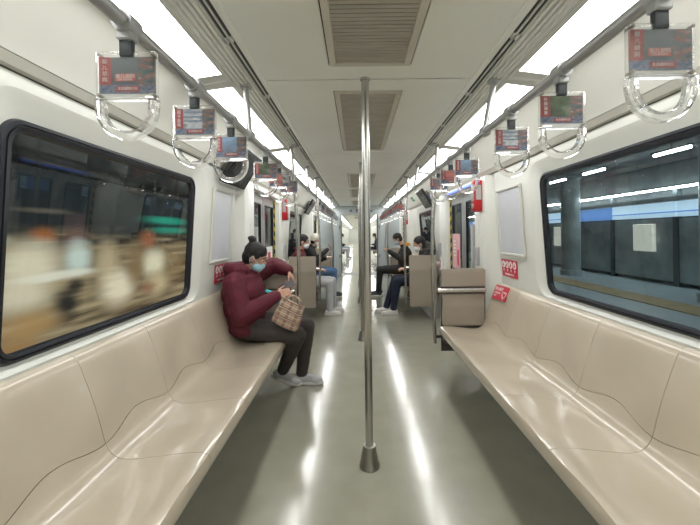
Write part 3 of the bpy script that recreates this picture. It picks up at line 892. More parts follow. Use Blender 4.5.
# ------------------------------------------------------------------ hanging straps with advertising cards
FACE = Matrix.Rotation(PI / 2, 4, 'X')     # text in the xz plane facing -y
def TXT(x, y, z): return Matrix.Translation((x, y, z)) @ FACE
CARDS = {
    'juer': ('菊\n儿\n胡\n同', 'photo_wall', 'photo_street'),
    'guozi': ('国\n子\n监\n街', 'photo_arch', 'photo_street'),
    'yonghe': ('雍\n和\n宫\n街', 'photo_sky', 'photo_street'),
    'shicha': ('什\n刹\n海\n景', 'photo_tree', 'photo_street'),
    'red': ('前\n门\n大\n街', 'photo_redsign', 'photo_arch'),
    'court': ('方\n家\n胡\n同', 'photo_street', 'photo_wall'),
}
def make_strap(kind):
    title, ph, ph2 = CARDS[kind]
    t = empty('hanging_strap')
    # clamp round the rail and black webbing neck
    cl = MB()
    cl.lathe([(0.0185, -.024), (0.027, -.024), (0.027, .024), (0.0185, .024)], (0, 0, 0), 16)
    for v in cl.bm.verts: v.co = Vector((v.co.x, v.co.z, v.co.y))
    cl.box(-.020, .020, -.016, .016, -.045, -.020, .004)
    cl.build('rail_clamp', 'clamp_grey', t)
    MB().box(-.017, .017, -.008, .008, -.086, -.040, .004, seg=2).build('webbing', 'strap_black', t)
    zt, zb, hw = -.074, -.192, .077
    # clear frame plate
    fr = MB()
    fr.box(-hw, hw, -.008, -.004, zb, zt, .0015)
    fr.box(-hw, hw, .004, .008, zb, zt, .0015)
    fp = fr.build('clear_cover', 'acrylic', t, smooth=False)
    for (x, z) in ((-hw + .008, zt - .007), (hw - .008, zt - .007), (-hw + .008, zb + .007), (hw - .008, zb + .007)):
        MB().box(x - .0035, x + .0035, -.0105, .0105, z - .0035, z + .0035, .001).build('rivet', 'steel_dark', t, smooth=False)
    # printed card
    cx0, cx1, cz0, cz1 = -.0715, .0715, zb + .012, zt - .012
    cw, ch = cx1 - cx0, cz1 - cz0
    cd = MB().box(cx0, cx1, -.0016, .0016, cz0, cz1).build('card', ph, t, smooth=False)
    def strip(name, m, xa, xb, za, zb2, k=1):
        return MB().box(cx0 + cw * xa, cx0 + cw * xb, -.0018 - .0002 * k, .0018 + .0002 * k, cz0 + ch * za, cz0 + ch * zb2).build(name, m, cd, smooth=False)
    strip('street_photo', ph2, .70, 1.0, .24, .98)
    strip('title_band', 'print_red', 0, .215, .24, 1.0, 2)
    strip('pattern_band', 'pattern_blue', 0, 1.0, 0, .24, 1)
    strip('cartouche', 'print_red', .30, .74, .05, .20, 3)
    text_mesh('lettering', title, .0138, 'print_white', cd, TXT(cx0 + cw * .107, -.0026, cz0 + ch * .62), spacing=1.12)
    text_mesh('lettering', '北京胡同文化', .0085, 'print_white', cd, TXT(cx0 + cw * .52, -.0029, cz0 + ch * .125))
    if kind == 'juer':
        strip('name_plate', 'card_red_sign', .29, .66, .34, .54, 2)
        text_mesh('lettering', '菊儿胡同', .0125, 'print_white', cd, TXT(cx0 + cw * .475, -.0026, cz0 + ch * .46))
        text_mesh('lettering', "JU'ER HUTONG", .0055, 'print_white', cd, TXT(cx0 + cw * .475, -.0026, cz0 + ch * .375))
    if kind == 'guozi':
        for za in (.50, .66, .84): strip('arch_beam', 'pattern_blue', .22, .70, za, za + .06, 2)
    if kind == 'red':
        strip('name_plate', 'card_red_sign', .26, .68, .55, .80, 2)
    # clear U grip hung under the plate
    def U(off):
        pts = []
        R = .0665 - off
        z1 = zb - .004
        pts.append((-R - .002, 0, z1)); pts.append((-R - .002, 0, z1 - .018))
        for k in range(0, 19):
            a = PI + PI * k / 18
            pts.append((R * 1.03 * math.cos(a), 0, z1 - .022 + R * 1.08 * math.sin(a)))
        pts.append((R + .002, 0, z1 - .018)); pts.append((R + .002, 0, z1))
        return pts
    gr = MB()
    path = [Vector(p) for p in U(0)]
    loops = []
    for i, p in enumerate(path):
        a = path[max(0, i - 1)]; b = path[min(len(path) - 1, i + 1)]
        d = (b - a).normalized(); nn = Vector((d.z, 0, -d.x))
        sec = []
        for (q, r_) in ((-.0085, -.012), (.0085, -.012), (.011, -.008), (.0075, 0), (.011, .008), (.0085, .012), (-.0085, .012), (-.011, .008), (-.0075, 0), (-.011, -.008)):
            sec.append(p + nn * q + Vector((0, r_, 0)))
        loops.append(sec)
    gr.loft(loops, True, True)
    gr.build('grip', 'acrylic', t)
    MB().box(-hw + .004, hw - .004, -.006, .006, zb - .007, zb - .001, .002).build('grip_bar', 'acrylic', t, smooth=False)
    return t
protos = {}
def strap(s, y, kind, where):
    lab = {'juer': 'clear strap with a red name plate on its dark card', 'guozi': 'clear strap with a blue and white archway card',
           'yonghe': 'clear strap with a blue sky street card', 'shicha': 'clear strap with a dark green tree card',
           'red': 'clear strap with a red signboard card', 'court': 'clear strap with a mottled street scene card'}[kind]
    o = protos.get(kind)
    if o is None:
        o = make_strap(kind); protos[kind] = o
    else:
        o = copy_tree(o)
    o.location = (X(s, RU[s]), y, RZ)
    tag(o, lab + where, 'hanging strap', 'hanging straps with advertising cards')
WL, WR = ' over the maroon-coated woman\'s bench', ' over the empty bench'
for y, k in ((.883, 'juer'), (1.25, 'guozi'), (1.61, 'yonghe'), (2.22, 'shicha'), (2.60, 'red'), (2.97, 'court')): strap(-1, y, k, WL)
for y, k in ((.79, 'juer'), (1.17, 'shicha'), (1.55, 'guozi'), (2.18, 'yonghe'), (2.55, 'red'), (2.92, 'court')): strap(1, y, k, WR)
KS = ['guozi', 'red', 'juer', 'yonghe', 'shicha', 'court']
for s, wh in ((-1, ' over the grey-trousered man\'s bench'), (1, ' over the orange-seat bench')):
    for i, y in enumerate((5.45, 5.82, 6.15, 6.70, 7.07, 7.44)): strap(s, y, KS[(i + (s > 0)) % 6], wh)
for s in (-1, 1):
    for i, y in enumerate((8.1, 8.45, 9.0, 9.35)): strap(s, y, 'red', ' over the doors next the gangway')

# ------------------------------------------------------------------ things on the walls
def on_wall(s, y, z, lift=0.004):
    """matrix whose local x runs along the wall to the viewer's right, local z up the wall, local -y out into the car"""
    ang = math.atan(0.066)
    rz = -PI / 2 if s > 0 else PI / 2
    return Matrix.Translation((X(s, wall_u(z) - lift), y, z)) @ Matrix.Rotation(rz, 4, 'Z') @ Matrix.Rotation(ang, 4, 'X')
def place(o, mtx):
    o.matrix_world = mtx
    return o
def poster(s, y0, y1, z0, z1, label):
    t = empty('poster_frame', label=label, cat='poster frame', group='empty poster frames')
    place(t, on_wall(s, (y0 + y1) / 2, (z0 + z1) / 2, 0.002))
    w_, h_ = (y1 - y0) / 2, (z1 - z0) / 2
    MB().box(-w_ + .016, w_ - .016, -.006, 0, -h_ + .016, h_ - .016).build('backing_sheet', 'poster', t, smooth=False)
    f = MB()
    for (a, b, c, d) in ((-w_, -w_ + .02, -h_, h_), (w_ - .02, w_, -h_, h_), (-w_ + .02, w_ - .02, -h_, -h_ + .02), (-w_ + .02, w_ - .02, h_ - .02, h_)):
        f.box(a, b, -.016, 0, c, d, .003)
    f.build('frame', 'poster_frame', t, smooth=False)
poster(1, 2.585, 3.035, 1.10, 1.67, 'pale blank poster in a thin frame above the round-icon sign')
poster(-1, 2.60, 3.00, 1.08, 1.67, 'pale blank poster in a thin frame behind the woman in maroon')
def icon_sign(s, y, z, label):
    t = empty('priority_seat_sign', label=label, cat='sign')
    place(t, on_wall(s, y, z, 0.002))
    MB().box(-.145, .145, -.003, 0, -.075, .075, .001).build('plate', 'sign_red', t, smooth=False)
    for i in range(4):
        x = -.102 + i * .068
        d = MB().lathe([(.029, 0), (.029, .0018)], (0, 0, 0), 20)
        for v in d.bm.verts: v.co = Vector((v.co.x + x, -.003 - v.co.z, v.co.y * 1.05 + .032))
        dd = d.build('icon_disc', 'print_white', t, smooth=False)
        p = MB().ell((x + .002, -.0052, .046), (.0055, .0008, .0058), seg=10, rings=6).ell((x + .001, -.0052, .027), (.008, .0008, .0145), seg=10, rings=6).ell((x - .010, -.0052, .028), (.004, .0008, .010), seg=8, rings=6)
        p.build('pictogram', 'sign_red', dd)
        text_mesh('lettering', '老幼病孕'[i], .026, 'print_white', t, TXT(x, -.0036, -.018))
    text_mesh('lettering', '请给有需要的乘客让座', .017, 'print_white', t, TXT(0, -.0036, -.052))
    return t
icon_sign(1, 2.90, 0.985, 'red sign with four white round icons under the blank poster')
icon_sign(-1, 2.86, 0.985, 'red sign with white round icons partly hidden behind the maroon coat')
# sticker on the backrest
pA, nA = prof_at(L_TOP - 0.028); pB, _ = prof_at(L_TOP - 0.155)
st = empty('seat_sticker', label='red sticker with white writing and heart on the backrest of the empty bench', cat='sticker')
mid = (pA + pB) / 2; tilt = math.atan2(pA.x - pB.x, pA.z - pB.z)
st.matrix_world = Matrix.Translation((X(1, mid.x - 0.006), 2.965, mid.z)) @ Matrix.Rotation(-PI / 2, 4, 'Z') @ Matrix.Rotation(-tilt, 4, 'X') @ Matrix.Rotation(math.radians(-2), 4, 'Y')
MB().box(-.13, .13, -.003, 0, -.064, .064, .001).build('plate', 'sign_red', st, smooth=False)
text_mesh('lettering', '爱心座椅', .036, 'print_white', st, TXT(-.045, -.0036, .030))
text_mesh('lettering', 'COURTESY', .022, 'print_white', st, TXT(-.052, -.0036, -.006))
text_mesh('lettering', 'SEAT', .022, 'print_white', st, TXT(-.082, -.0036, -.032))
hp = []
for k in range(25):
    a = 2 * PI * k / 24
    hp.append((.076 + .0022 * 16 * math.sin(a) ** 3, -.0040, -.012 + .0022 * (13 * math.cos(a) - 5 * math.cos(2 * a) - 2 * math.cos(3 * a) - math.cos(4 * a))))
MB().tube(hp, .0028, 6).build('heart_outline', 'print_white', st)

def alarm_box(s, y, label, z0=1.50, u=1.125):
    t = empty('alarm_box', (X(s, u), y, z0), label=label, cat='alarm box')
    d = -s
    def bx(a, b, y0, y1, z0_, z1_, bev=0.0):
        p, q = sorted((d * a, d * b)); return MB().box(p, q, y0, y1, z0_, z1_, bev, seg=2)
    bx(0, .075, -.055, .055, 0, .30, .012).build('case', 'alarm_red', t)
    bx(.070, .078, -.036, .036, .10, .26, .004).build('clear_window', 'grey_part', t)
    f = MB(); p, q = sorted((d * .012, d * .062)); f.box(p, q, -.0575, -.054, .11, .25, .002)
    f.build('side_window', 'grey_part', t)
    bx(.06, .082, -.02, .02, .03, .07, .006).build('latch', 'steel_dark', t)
alarm_box(1, 3.30, 'red wall box beside the doors above the bench with the red sticker')
alarm_box(-1, 4.80, 'red wall box on the pillar behind the maroon-coated woman')
alarm_box(1, 8.05, 'small red wall box beyond the masked man in black', 1.50)
def pillar_fittings(s, y, label):
    t = empty('door_control_panel', (X(s, 1.125), y, 0.85), label=label, cat='control panel', group='fittings on the door pillars')
    d = -s
    def bx(a, b, y0, y1, z0_, z1_, bev=0.004):
        p, q = sorted((d * a, d * b)); return MB().box(p, q, y0, y1, z0_, z1_, bev)
    bx(0, .03, -.03, .03, 0.12, .30).build('cover', 'grey_part', t)
    bx(0, .012, -.035, .035, -.24, .08).build('notice', 'print_white', t)
    bx(.012, .014, -.02, .02, -.05, .05, 0).build('notice_mark', 'sign_red', t, smooth=False)
    bx(0, .006, -.02, .02, .42, .56, 0).build('label_plate', 'print_white', t, smooth=False)
    return t
pillar_fittings(1, 3.37, 'grey switch cover and white notice on the pillar below the red wall box')
pillar_fittings(-1, 3.37, 'grey switch cover and white notice on the pillar behind the woman')
pillar_fittings(-1, 4.88, 'grey switch cover on the white pillar below a red wall box')
pillar_fittings(1, 4.88, 'grey switch cover on the white pillar past the pink poster')
for s, lab in ((1, 'grey upright grip bar beside the doors with the pink poster'), (-1, 'grey upright grip bar beside the doors behind the woman')):
    t = empty('door_grip', (X(s, 1.115), 3.50, 0.60), label=lab, cat='grip')
    MB().box(-.018, .018, -.02, .02, 0, .78, .008, seg=2).build('bar', 'grey_part', t)
    for z in (.05, .70): 
        a, b = sorted((0, s * .09)); MB().box(a, b, -.01, .01, z, z + .03, .003).build('mount', 'steel_dark', t)
# lit blue status bar over the doors on the empty bench's side
t = empty('door_status_light', (X(1, 1.118), 3.95, 1.795), label='glowing blue bar above the doors with the pink poster', cat='light')
MB().box(-.004, .004, -.48, .48, -.012, .012, .003).build('glowing_bar', 'blue_glow', t)
MB().box(.004, .016, -.50, .50, -.018, .018, .003).build('housing', 'grey_part', t)
# pink poster on the door glass, right; pale notice on the left door
t = empty('door_poster', (X(1, 1.187), 4.33, 1.06), label='pink poster on the door glass beside the yellow black stripe', cat='poster')
MB().box(-.002, .002, -.16, .16, -.22, .22).build('sheet', 'pink', t, smooth=False)
MB().box(-.003, -.0021, -.11, -.04, -.17, .02).build('printed_figure', 'sign_red', t, smooth=False)
for k in range(5): MB().box(-.003, -.0021, .01, .11, .12 - k * .045, .135 - k * .045).build('printed_line', 'print_white', t, smooth=False)
t = empty('door_poster', (X(-1, 1.187), 4.30, 0.98), label='white notice with red marks on the door glass behind the woman', cat='poster')
MB().box(-.002, .002, -.15, .15, -.17, .17).build('sheet', 'print_white', t, smooth=False)
MB().box(.0021, .003, -.08, .04, .02, .10).build('printed_mark', 'sign_red', t, smooth=False)
MB().box(.0021, .003, -.02, .10, -.08, -.04).build('printed_mark', 'sign_red', t, smooth=False)

def cove_mtx(s, y, u=1.035, z=1.975, lift=0.0):
    ang = math.atan2(1.12 - 0.96, 2.085 - 1.888)     # lean of the cove
    rz = -PI / 2 if s > 0 else PI / 2
    return Matrix.Translation((X(s, u - lift), y, z - lift * .6)) @ Matrix.Rotation(rz, 4, 'Z') @ Matrix.Rotation(ang, 4, 'X')
def display(s, y, label):
    t = empty('display_screen', label=label, cat='screen', group='information screens under the cove')
    place(t, cove_mtx(s, y, 1.045, 1.862, 0.0) @ Matrix.Rotation(math.radians(-7), 4, 'X'))
    MB().box(-.26, .26, -.022, .012, -.165, .165, .006).build('housing', 'screen_black', t)
    MB().box(-.235, .235, -.024, -.0225, -.135, .14).build('lcd_panel', 'lcd', t, smooth=False)
    MB().box(-.20, .20, .012, .06, .02, .10, .004).build('bracket', 'bench_frame', t)
display(-1, 2.88, 'dark information screen above the blank poster behind the woman')
display(-1, 7.08, 'dark information screen above the man in grey trousers')
display(1, 5.63, 'dark information screen beyond the doors with the pink poster')
t = empty('exit_sign', label='small green exit sign on the cove above the masked passengers', cat='sign')
place(t, cove_mtx(1, 6.65, 1.035, 1.965, 0.012))
MB().box(-.10, .10, -.004, 0, -.05, .05, .001).build('plate', 'green_sign', t, smooth=False)
MB().box(.02, .09, -.0052, -.004, -.012, .012).build('arrow', 'print_white', t, smooth=False)
MB().ell((-.045, -.005, .025), (.010, .001, .010), seg=10, rings=6).ell((-.05, -.005, -.005), (.012, .001, .024), seg=10, rings=6).build('running_figure', 'print_white', t)

# ------------------------------------------------------------------ people
def hand(mb, wrist, fwd, back, side, curl=0.5, k=1.0, spread=0.12):
    """palm, four unequal bent fingers and a thumb leaving the side of the palm; side points towards the thumb"""
    w_, f, b, sd = Vector(wrist), Vector(fwd).normalized(), Vector(back).normalized(), Vector(side).normalized()
    sd = (sd - f * sd.dot(f)).normalized(); b = f.cross(sd) if f.cross(sd).dot(b) > 0 else sd.cross(f)
    for j in range(4):
        o = (1.5 - j) * .019 * k
        mb.capsule(w_ + f * .012 * k + sd * o * .6, w_ + f * .078 * k + sd * o, .014 * k, .0125 * k, 10)
    for j, L in enumerate((.068, .077, .071, .055)):
        o = (1.5 - j)
        p = w_ + f * .080 * k + sd * o * .0195 * k
        d = (f + sd * o * spread * .35).normalized()
        r = .0092 * k
        for seg, fr in enumerate((.45, .32, .25)):
            a = curl * (0.55, 0.95, 0.75)[seg]
            d = (d * math.cos(a) - b * math.sin(a)).normalized()
            q = p + d * L * fr * k
            mb.capsule(p, q, r, r * .9, 8)
            p = q; r *= .9
    p = w_ + f * .022 * k + sd * .026 * k
    d = (f * .75 + sd * .65 - b * .25).normalized()
    for L, r in ((.042, .0125), (.030, .0105), (.024, .0092)):
        q = p + d * L * k
        mb.capsule(p, q, r * k, r * .9 * k, 8)
        p = q
        d = (d + f * .25 - sd * .30 * curl - b * .3 * curl).normalized()


def person(label, loc, rz, J, mats, voxel=.009, pitch=0.2, yaw=0.0, hand_r=None, hand_l=None, bun=False, hat=None, bulk=1.0, hood=None, mask='mask_white',
           group=None, folds=.006, hair='hair', seed=0.0, hem=0.0, dirs=None, long_hair=False, knit=None):
    """J: joints in a frame where the person faces +x with the left side at +y, z up from the floor"""
    t = empty('person', loc, rz, label=label, cat='person', group=group)
    V = {k: Vector(v) for k, v in J.items()}
    jk, tr, shoe, sole = mats
    HM = Matrix.Translation(V['head']) @ Matrix.Rotation(yaw, 4, 'Z') @ Matrix.Rotation(pitch, 4, 'Y') @ Matrix.Scale(0.95, 4)
    def hp(x, y, z): return HM @ Vector((x, y, z))
    rot = (Matrix.Rotation(yaw, 4, 'Z') @ Matrix.Rotation(pitch, 4, 'Y'))
    def hell(mb, c, r, seg=20, rings=14): mb.ell(hp(*c), [q * .95 for q in r], rot, seg, rings)
    # --- the body, one skin
    b = MB()
    hell(b, (-.010, 0, .030), (.095, .077, .100))
    hell(b, (.024, 0, -.040), (.066, .058, .076))
    hell(b, (.094, 0, -.016), (.015, .012, .022), 12, 8)
    hell(b, (.066, 0, .026), (.025, .054, .012), 12, 8)
    hell(b, (.068, 0, -.096), (.020, .025, .016), 12, 8)
    hell(b, (.086, 0, -.060), (.009, .022, .008), 12, 8)
    for sy in (-1, 1): hell(b, (-.006, sy * .078, -.008), (.017, .010, .030), 12, 8)
    b.capsule(V['neck'], hp(-.012, 0, -.07), .052, .050)
    b.chain([V['pelvis'], V['chest'], V['neck']], [.10, .11, .05])
    for q in 'rl':
        b.chain([V['neck'] - Vector((0, 0, .04)), V['sh_' + q], V['el_' + q], V['wr_' + q]], [.045, .042, .036, .025])
        b.chain([V['pelvis'], V['hip_' + q], V['kn_' + q], V['an_' + q]], [.08, .07, .048, .032])
        hh = hand_r if q == 'r' else hand_l
        if hh: hand(b, V['wr_' + q], *hh)
        else: hand(b, V['wr_' + q], (V['wr_' + q] - V['el_' + q]), (0, 0, 1), (0, 1 if q == 'r' else -1, 0), .5)
    b.fused('body', 'skin', t, min(voxel, .0065 if voxel < .012 else voxel), 1)
    # --- jacket
    k = bulk
    j = MB()
    ax = (V['chest'] - V['pelvis']); L = ax.length
    lean = Matrix.Rotation(math.atan2(ax.x, ax.z), 4, 'Y')
    j.ell(V['pelvis'] + ax * .20 + Vector((.045, 0, 0)), (.125 * k, .190 * k, .15), lean)
    j.ell(V['pelvis'] + ax * .50 + Vector((.025, 0, 0)), (.140 * k, .190 * k, .17), lean)
    j.ell(V['chest'] - ax * .05, (.140 * k, .190 * k, .17), lean)
    j.ell(V['pelvis'] + ax * .04 + Vector((.055, 0, -hem)), (.125 * k, .195 * k, .085), lean)
    j.chain([V['sh_r'], V['chest'] * .5 + V['neck'] * .5, V['sh_l']], [.072 * k, .10 * k, .072 * k])
    for q in 'rl':
        e, w_ = V['el_' + q], V['wr_' + q]
        d = (w_ - e).normalized()
        j.chain([V['sh_' + q], V['sh_' + q].lerp(e, .5), e], [.074 * k, .070 * k, .062 * k])
        j.chain([e, e.lerp(w_, .55), w_ - d * .02], [.062 * k, .056 * k, .044 * k])
        j.capsule(w_ - d * .035, w_ - d * .010, .041 * k, .041 * k)
    n = 12
    for i in range(n):                 # collar
        a, c = 2 * PI * i / n, 2 * PI * (i + 1) / n
        j.capsule(V['neck'] + Vector((.062 * math.cos(a) - .005, .068 * math.sin(a), .018 - .02 * math.cos(a))), V['neck'] + Vector((.062 * math.cos(c) - .005, .068 * math.sin(c), .018 - .02 * math.cos(c))), .030, .030, 8)
    if hood:
        hz = Vector(hood)
        for i in range(9):
            a = math.radians(70 + 220 * i / 9); c = math.radians(70 + 220 * (i + 1) / 9)
            j.capsule(V['neck'] + hz + Vector((.11 * math.cos(a), .125 * math.sin(a), .01)), V['neck'] + hz + Vector((.11 * math.cos(c), .125 * math.sin(c), .01)), .052, .052, 10)
        j.ell(V['neck'] + hz + Vector((-.06, 0, -.05)), (.085, .13, .085))
    jo = j.fused('jacket', jk, t, voxel, 3, folds, 9.0, seed)
    # --- trousers
    p = MB()
    p.ell(V['pelvis'] + Vector((.035, 0, -.005)), (.115, .185, .105))
    for q in 'rl':
        hp_, kn, an = V['hip_' + q], V['kn_' + q], V['an_' + q]
        p.chain([hp_, hp_.lerp(kn, .5), kn], [.096, .088, .070])
        p.chain([kn, kn.lerp(an, .35), kn.lerp(an, .75), an + (kn - an).normalized() * .02], [.070, .066, .056, .052])
    p.fused('trousers', tr, t, voxel, 2, folds * .8, 10.0, seed + 5)
    # --- shoes
    for q in 'rl':
        an = V['an_' + q]
        d = Vector((dirs or {}).get(q, (1, 0, 0))).normalized()
        up = Vector((0, 0, 1)) - d * d.z
        up.normalize()
        sd = up.cross(d)
        R3 = Matrix((d, sd, up)).transposed().to_4x4()
        base = an - up * .075
        u = MB()
        u.ell(base + up * .045 - d * .025, (.052, .040, .045), R3)
        u.ell(base + up * .040 + d * .055, (.085, .044, .038), R3)
        u.ell(base + up * .032 + d * .120, (.065, .045, .030), R3)
        u.capsule(base + up * .05, an + up * .01, .045, .042)
        so = u.fused('shoe', shoe, t, min(voxel, .007) if voxel < .012 else .01, 2)
        outline = []
        for i in range(24):
            a = 2 * PI * i / 24
            xx = .052 + .140 * math.cos(a); wd = .036 + .012 * math.cos(a)
            outline.append((xx, wd * math.sin(a) * (1.12 if abs(math.cos(a)) < .7 else 1.05)))
        sm = MB()
        loops = [[base + d * x * sc_ + sd * y * sc_ + up * z for x, y in outline] for z, sc_ in ((-.004, .93), (.002, 1.0), (.022, 1.0), (.027, .96))]
        sm.loft(loops, True, True)
        sm.build('sole', sole, so)
    # --- hair, mask, eyes
    h = MB()
    if not hat:
        hell(h, (-.022, 0, .055), (.103, .088, .086))
        hell(h, (-.048, 0, .000), (.072, .085, .090))
        for sy in (-1, 1): hell(h, (.020, sy * .070, .040), (.030, .016, .040), 12, 8)
        if long_hair:
            hell(h, (-.060, 0, -.09), (.055, .080, .10))
        if bun:
            hell(h, (-.092, 0, .142), (.037, .036, .033)); hell(h, (-.076, 0, .110), (.019, .021, .022)); hell(h, (-.118, .008, .140), (.020, .022, .020))
        ho = h.fused('hair', hair, t, min(voxel, .008), 2, .003, 40.0, seed)
    else:
        hell(h, (-.015, 0, .060), (.108, .093, .090)); hell(h, (-.035, 0, .010), (.090, .092, .060)); hell(h, (.060, 0, .060), (.050, .070, .022))
        h.fused('knit_hat', hat, t, min(voxel, .008), 2, .002, 30.0, seed)
        h2 = MB(); hell(h2, (-.050, 0, -.030), (.060, .084, .070)); h2.fused('hair', hair, t, .009, 1)
    m_ = MB()
    hell(m_, (.040, 0, -.058), (.060, .062, .052))
    hell(m_, (.078, 0, -.040), (.030, .024, .036))
    hell(m_, (.066, 0, -.085), (.026, .030, .022))
    mo = m_.fused('face_mask', mask, t, .006, 2)
    for sy in (-1, 1):
        MB().tube([hp(.060, sy * .062, -.030), hp(.02, sy * .080, -.005), hp(-.010, sy * .091, .020), hp(-.026, sy * .092, -.005), hp(-.012, sy * .090, -.040), hp(.02, sy * .077, -.058), hp(.050, sy * .062, -.080)], .0022, 6).build('ear_loop', mask, mo)
    for sy in (-1, 1):
        e = MB(); hell(e, (.076, sy * .032, .007), (.011, .013, .006), 12, 8); eo = e.build('eye', 'eye_white', t)
        e = MB(); hell(e, (.082, sy * .032, .007), (.0075, .010, .0065), 10, 6); e.build('iris', 'eye_dark', eo)
        e = MB(); e.tube([hp(.086, sy * .014, .030), hp(.086, sy * .033, .036), hp(.070, sy * .054, .030)], [.003, .0045, .002], 6); e.build('eyebrow', hair, t)
    return t

def seated(dx=0.0, headx=.02, lean=0.0):
    return dict(pelvis=(0, 0, .55), chest=(-.04 + lean, 0, .86), neck=(-.03 + lean * 1.3, 0, 1.03), head=(headx + lean * 1.5, 0, 1.17),
                sh_r=(-.03 + lean, -.175, .96), sh_l=(-.03 + lean, .175, .96), hip_r=(.03, -.09, .54), hip_l=(.03, .09, .54),
                kn_r=(.46, -.10, .52), kn_l=(.46, .10, .52), an_r=(.45, -.10, .082), an_l=(.45, .10, .082),
                el_r=(.06, -.24, .72), el_l=(.06, .24, .72), wr_r=(.27, -.10, .72), wr_l=(.27, .10, .72))

# the woman in maroon at the end of the near bench
WX, WY = -1.02, 2.87
Jw = dict(pelvis=(.03, 0, .56), chest=(.06, 0, .84), neck=(.09, 0, .985), head=(.165, -.01, 1.105),
          sh_r=(.045, -.19, .915), sh_l=(.06, .18, .92), hip_r=(.08, -.10, .545), hip_l=(.08, .10, .545),
          kn_r=(.525, -.10, .475), kn_l=(.575, .09, .50), an_r=(.365, .055, .125), an_l=(.525, .085, .082),
          el_r=(.12, -.255, .675), wr_r=(.365, -.135, .805), el_l=(.24, .305, 1.015), wr_l=(.405, .185, .975))
person('woman in a maroon hooded coat with a hair bun and blue mask, phone in hand', (WX, WY, 0), 0, Jw, ('maroon', 'trouser_grey', 'shoe_grey', 'sole_white'), .0075, pitch=.42, yaw=.02,
       hand_r=((.85, .45, .25), (-.2, -.6, .75), (0, .5, .85), .55, .95), hand_l=((.45, -.25, -.85), (.85, .1, .45), (0, -1, 0.1), .45, .95), bun=True, bulk=1.22, hood=(-.035, 0, .025), mask='mask_blue', hem=.03,
       dirs={'r': (.92, -.05, -.28), 'l': (1, -.08, 0)}, folds=.0055, seed=1.3)
t = empty('mobile_phone', (-.615, 2.955, .855), label='dark mobile phone in a red case held by the woman in maroon', cat='phone')
t.rotation_euler = (math.radians(70), math.radians(-35), math.radians(15))
MB().box(-.07, .07, -.036, .036, -.004, .004, .003).build('case', 'phone_case', t)
MB().box(-.066, .066, -.033, .033, .004, .0055).build('display', 'phone', t, smooth=False)
t = empty('glove', (-.66, 2.765, .80), label='bunched teal glove gripped beside the plaid bag', cat='glove')
g = MB().ell((0, 0, .015), (.040, .026, .028)).ell((.035, -.005, -.005), (.030, .020, .020)).capsule((-.02, -.01, .02), (-.075, -.02, .045), .020, .014).capsule((.03, -.01, .0), (.055, -.015, -.045), .014, .010).capsule((.0, -.016, .0), (.012, -.022, -.06), .013, .010)
g.fused('knit', 'teal', t, .006, 2, .004, 30)
# plaid tote
t = empty('tote_bag', (-.585, 2.70, .580), label='brown and cream plaid tote bag on the lap of the woman', cat='bag')
t.rotation_euler = (math.radians(4), math.radians(24), math.radians(-8))
bg = MB()
lp = []
for z, w_, d_ in ((0, .104, .042), (.01, .110, .048), (.07, .109, .052), (.13, .103, .042), (.18, .098, .026), (.205, .096, .018)):
    ring = []
    for k in range(28):
        a = 2 * PI * k / 28
        ca, sa = math.cos(a), math.sin(a)
        ring.append((w_ * math.copysign(abs(ca) ** .45, ca), d_ * math.copysign(abs(sa) ** .6, sa) + .006 * math.sin(5 * a + z * 30), z + .006 * math.sin(3 * a) * (z > .17)))
    lp.append(ring)
bg.loft(lp, True, True).build('bag_body', 'plaid', t)
for yy in (-.018, .018):
    MB().tube([(-.055, yy, .195), (-.052, yy, .225), (-.035, yy * .5, .25), (.0, yy * .4, .255), (.03, yy * .5, .248), (.05, yy, .225), (.055, yy, .195)], .006, 8).build('handle', 'plaid', t)

# man in maroon with grey trousers, far side of the doors
J = seated(headx=.04); J.update(kn_r=(.47, -.10, .52), kn_l=(.49, .13, .52), an_r=(.46, -.10, .082), an_l=(.50, .13, .082))
person('man in a maroon jacket, white mask and light grey trousers', (-.91, 5.52, 0), 0, J, ('maroon_b', 'light_grey_cloth', 'shoe_white', 'sole_white'), .011, pitch=.12, seed=2.0)
# person with pale hat
J = seated(headx=.06, lean=.02); J.update(wr_r=(.34, -.05, .98), el_r=(.12, -.24, .78), wr_l=(.30, .07, .80))
person('person in a pale hat, black jacket and blue jeans holding up a phone', (-.95, 7.05, 0), 0, J, ('black_cloth', 'jeans', 'shoe_dark', 'sole_white'), .012, pitch=.2, hat='cream_cloth', hood=(-.03, 0, .01), seed=3.0)
t = empty('mobile_phone', (-.56, 7.02, 1.03), label='dark mobile phone held up by the person in the pale hat', cat='phone')
t.rotation_euler = (0, math.radians(-25), 0)
MB().box(-.005, .005, -.036, .036, -.07, .07, .003).build('case', 'phone', t)
MB().box(-.0062, -.005, -.033, .033, -.066, .066).build('display', 'lcd', t, smooth=False)
# dark haired woman on the other side
J = seated(headx=.05); J['neck'] = (-.02, 0, .99); J['head'] = (.06, 0, 1.115)
J.update(kn_r=(.44, .0 - .07, .55), kn_l=(.43, .09, .53), an_r=(.60, -.08, .082), an_l=(.50, .10, .082))
J['sh_r'] = (-.03, -.165, .925); J['sh_l'] = (-.03, .165, .925); J['chest'] = (-.035, 0, .82)
person('woman with black hair, white mask, navy jacket and white sneakers', (1.06, 5.50, 0), PI, J, ('black_cloth', 'navy', 'shoe_white', 'sole_white'), .011, pitch=.25, yaw=.1, long_hair=True, hood=(-.03, 0, 0), seed=4.0)
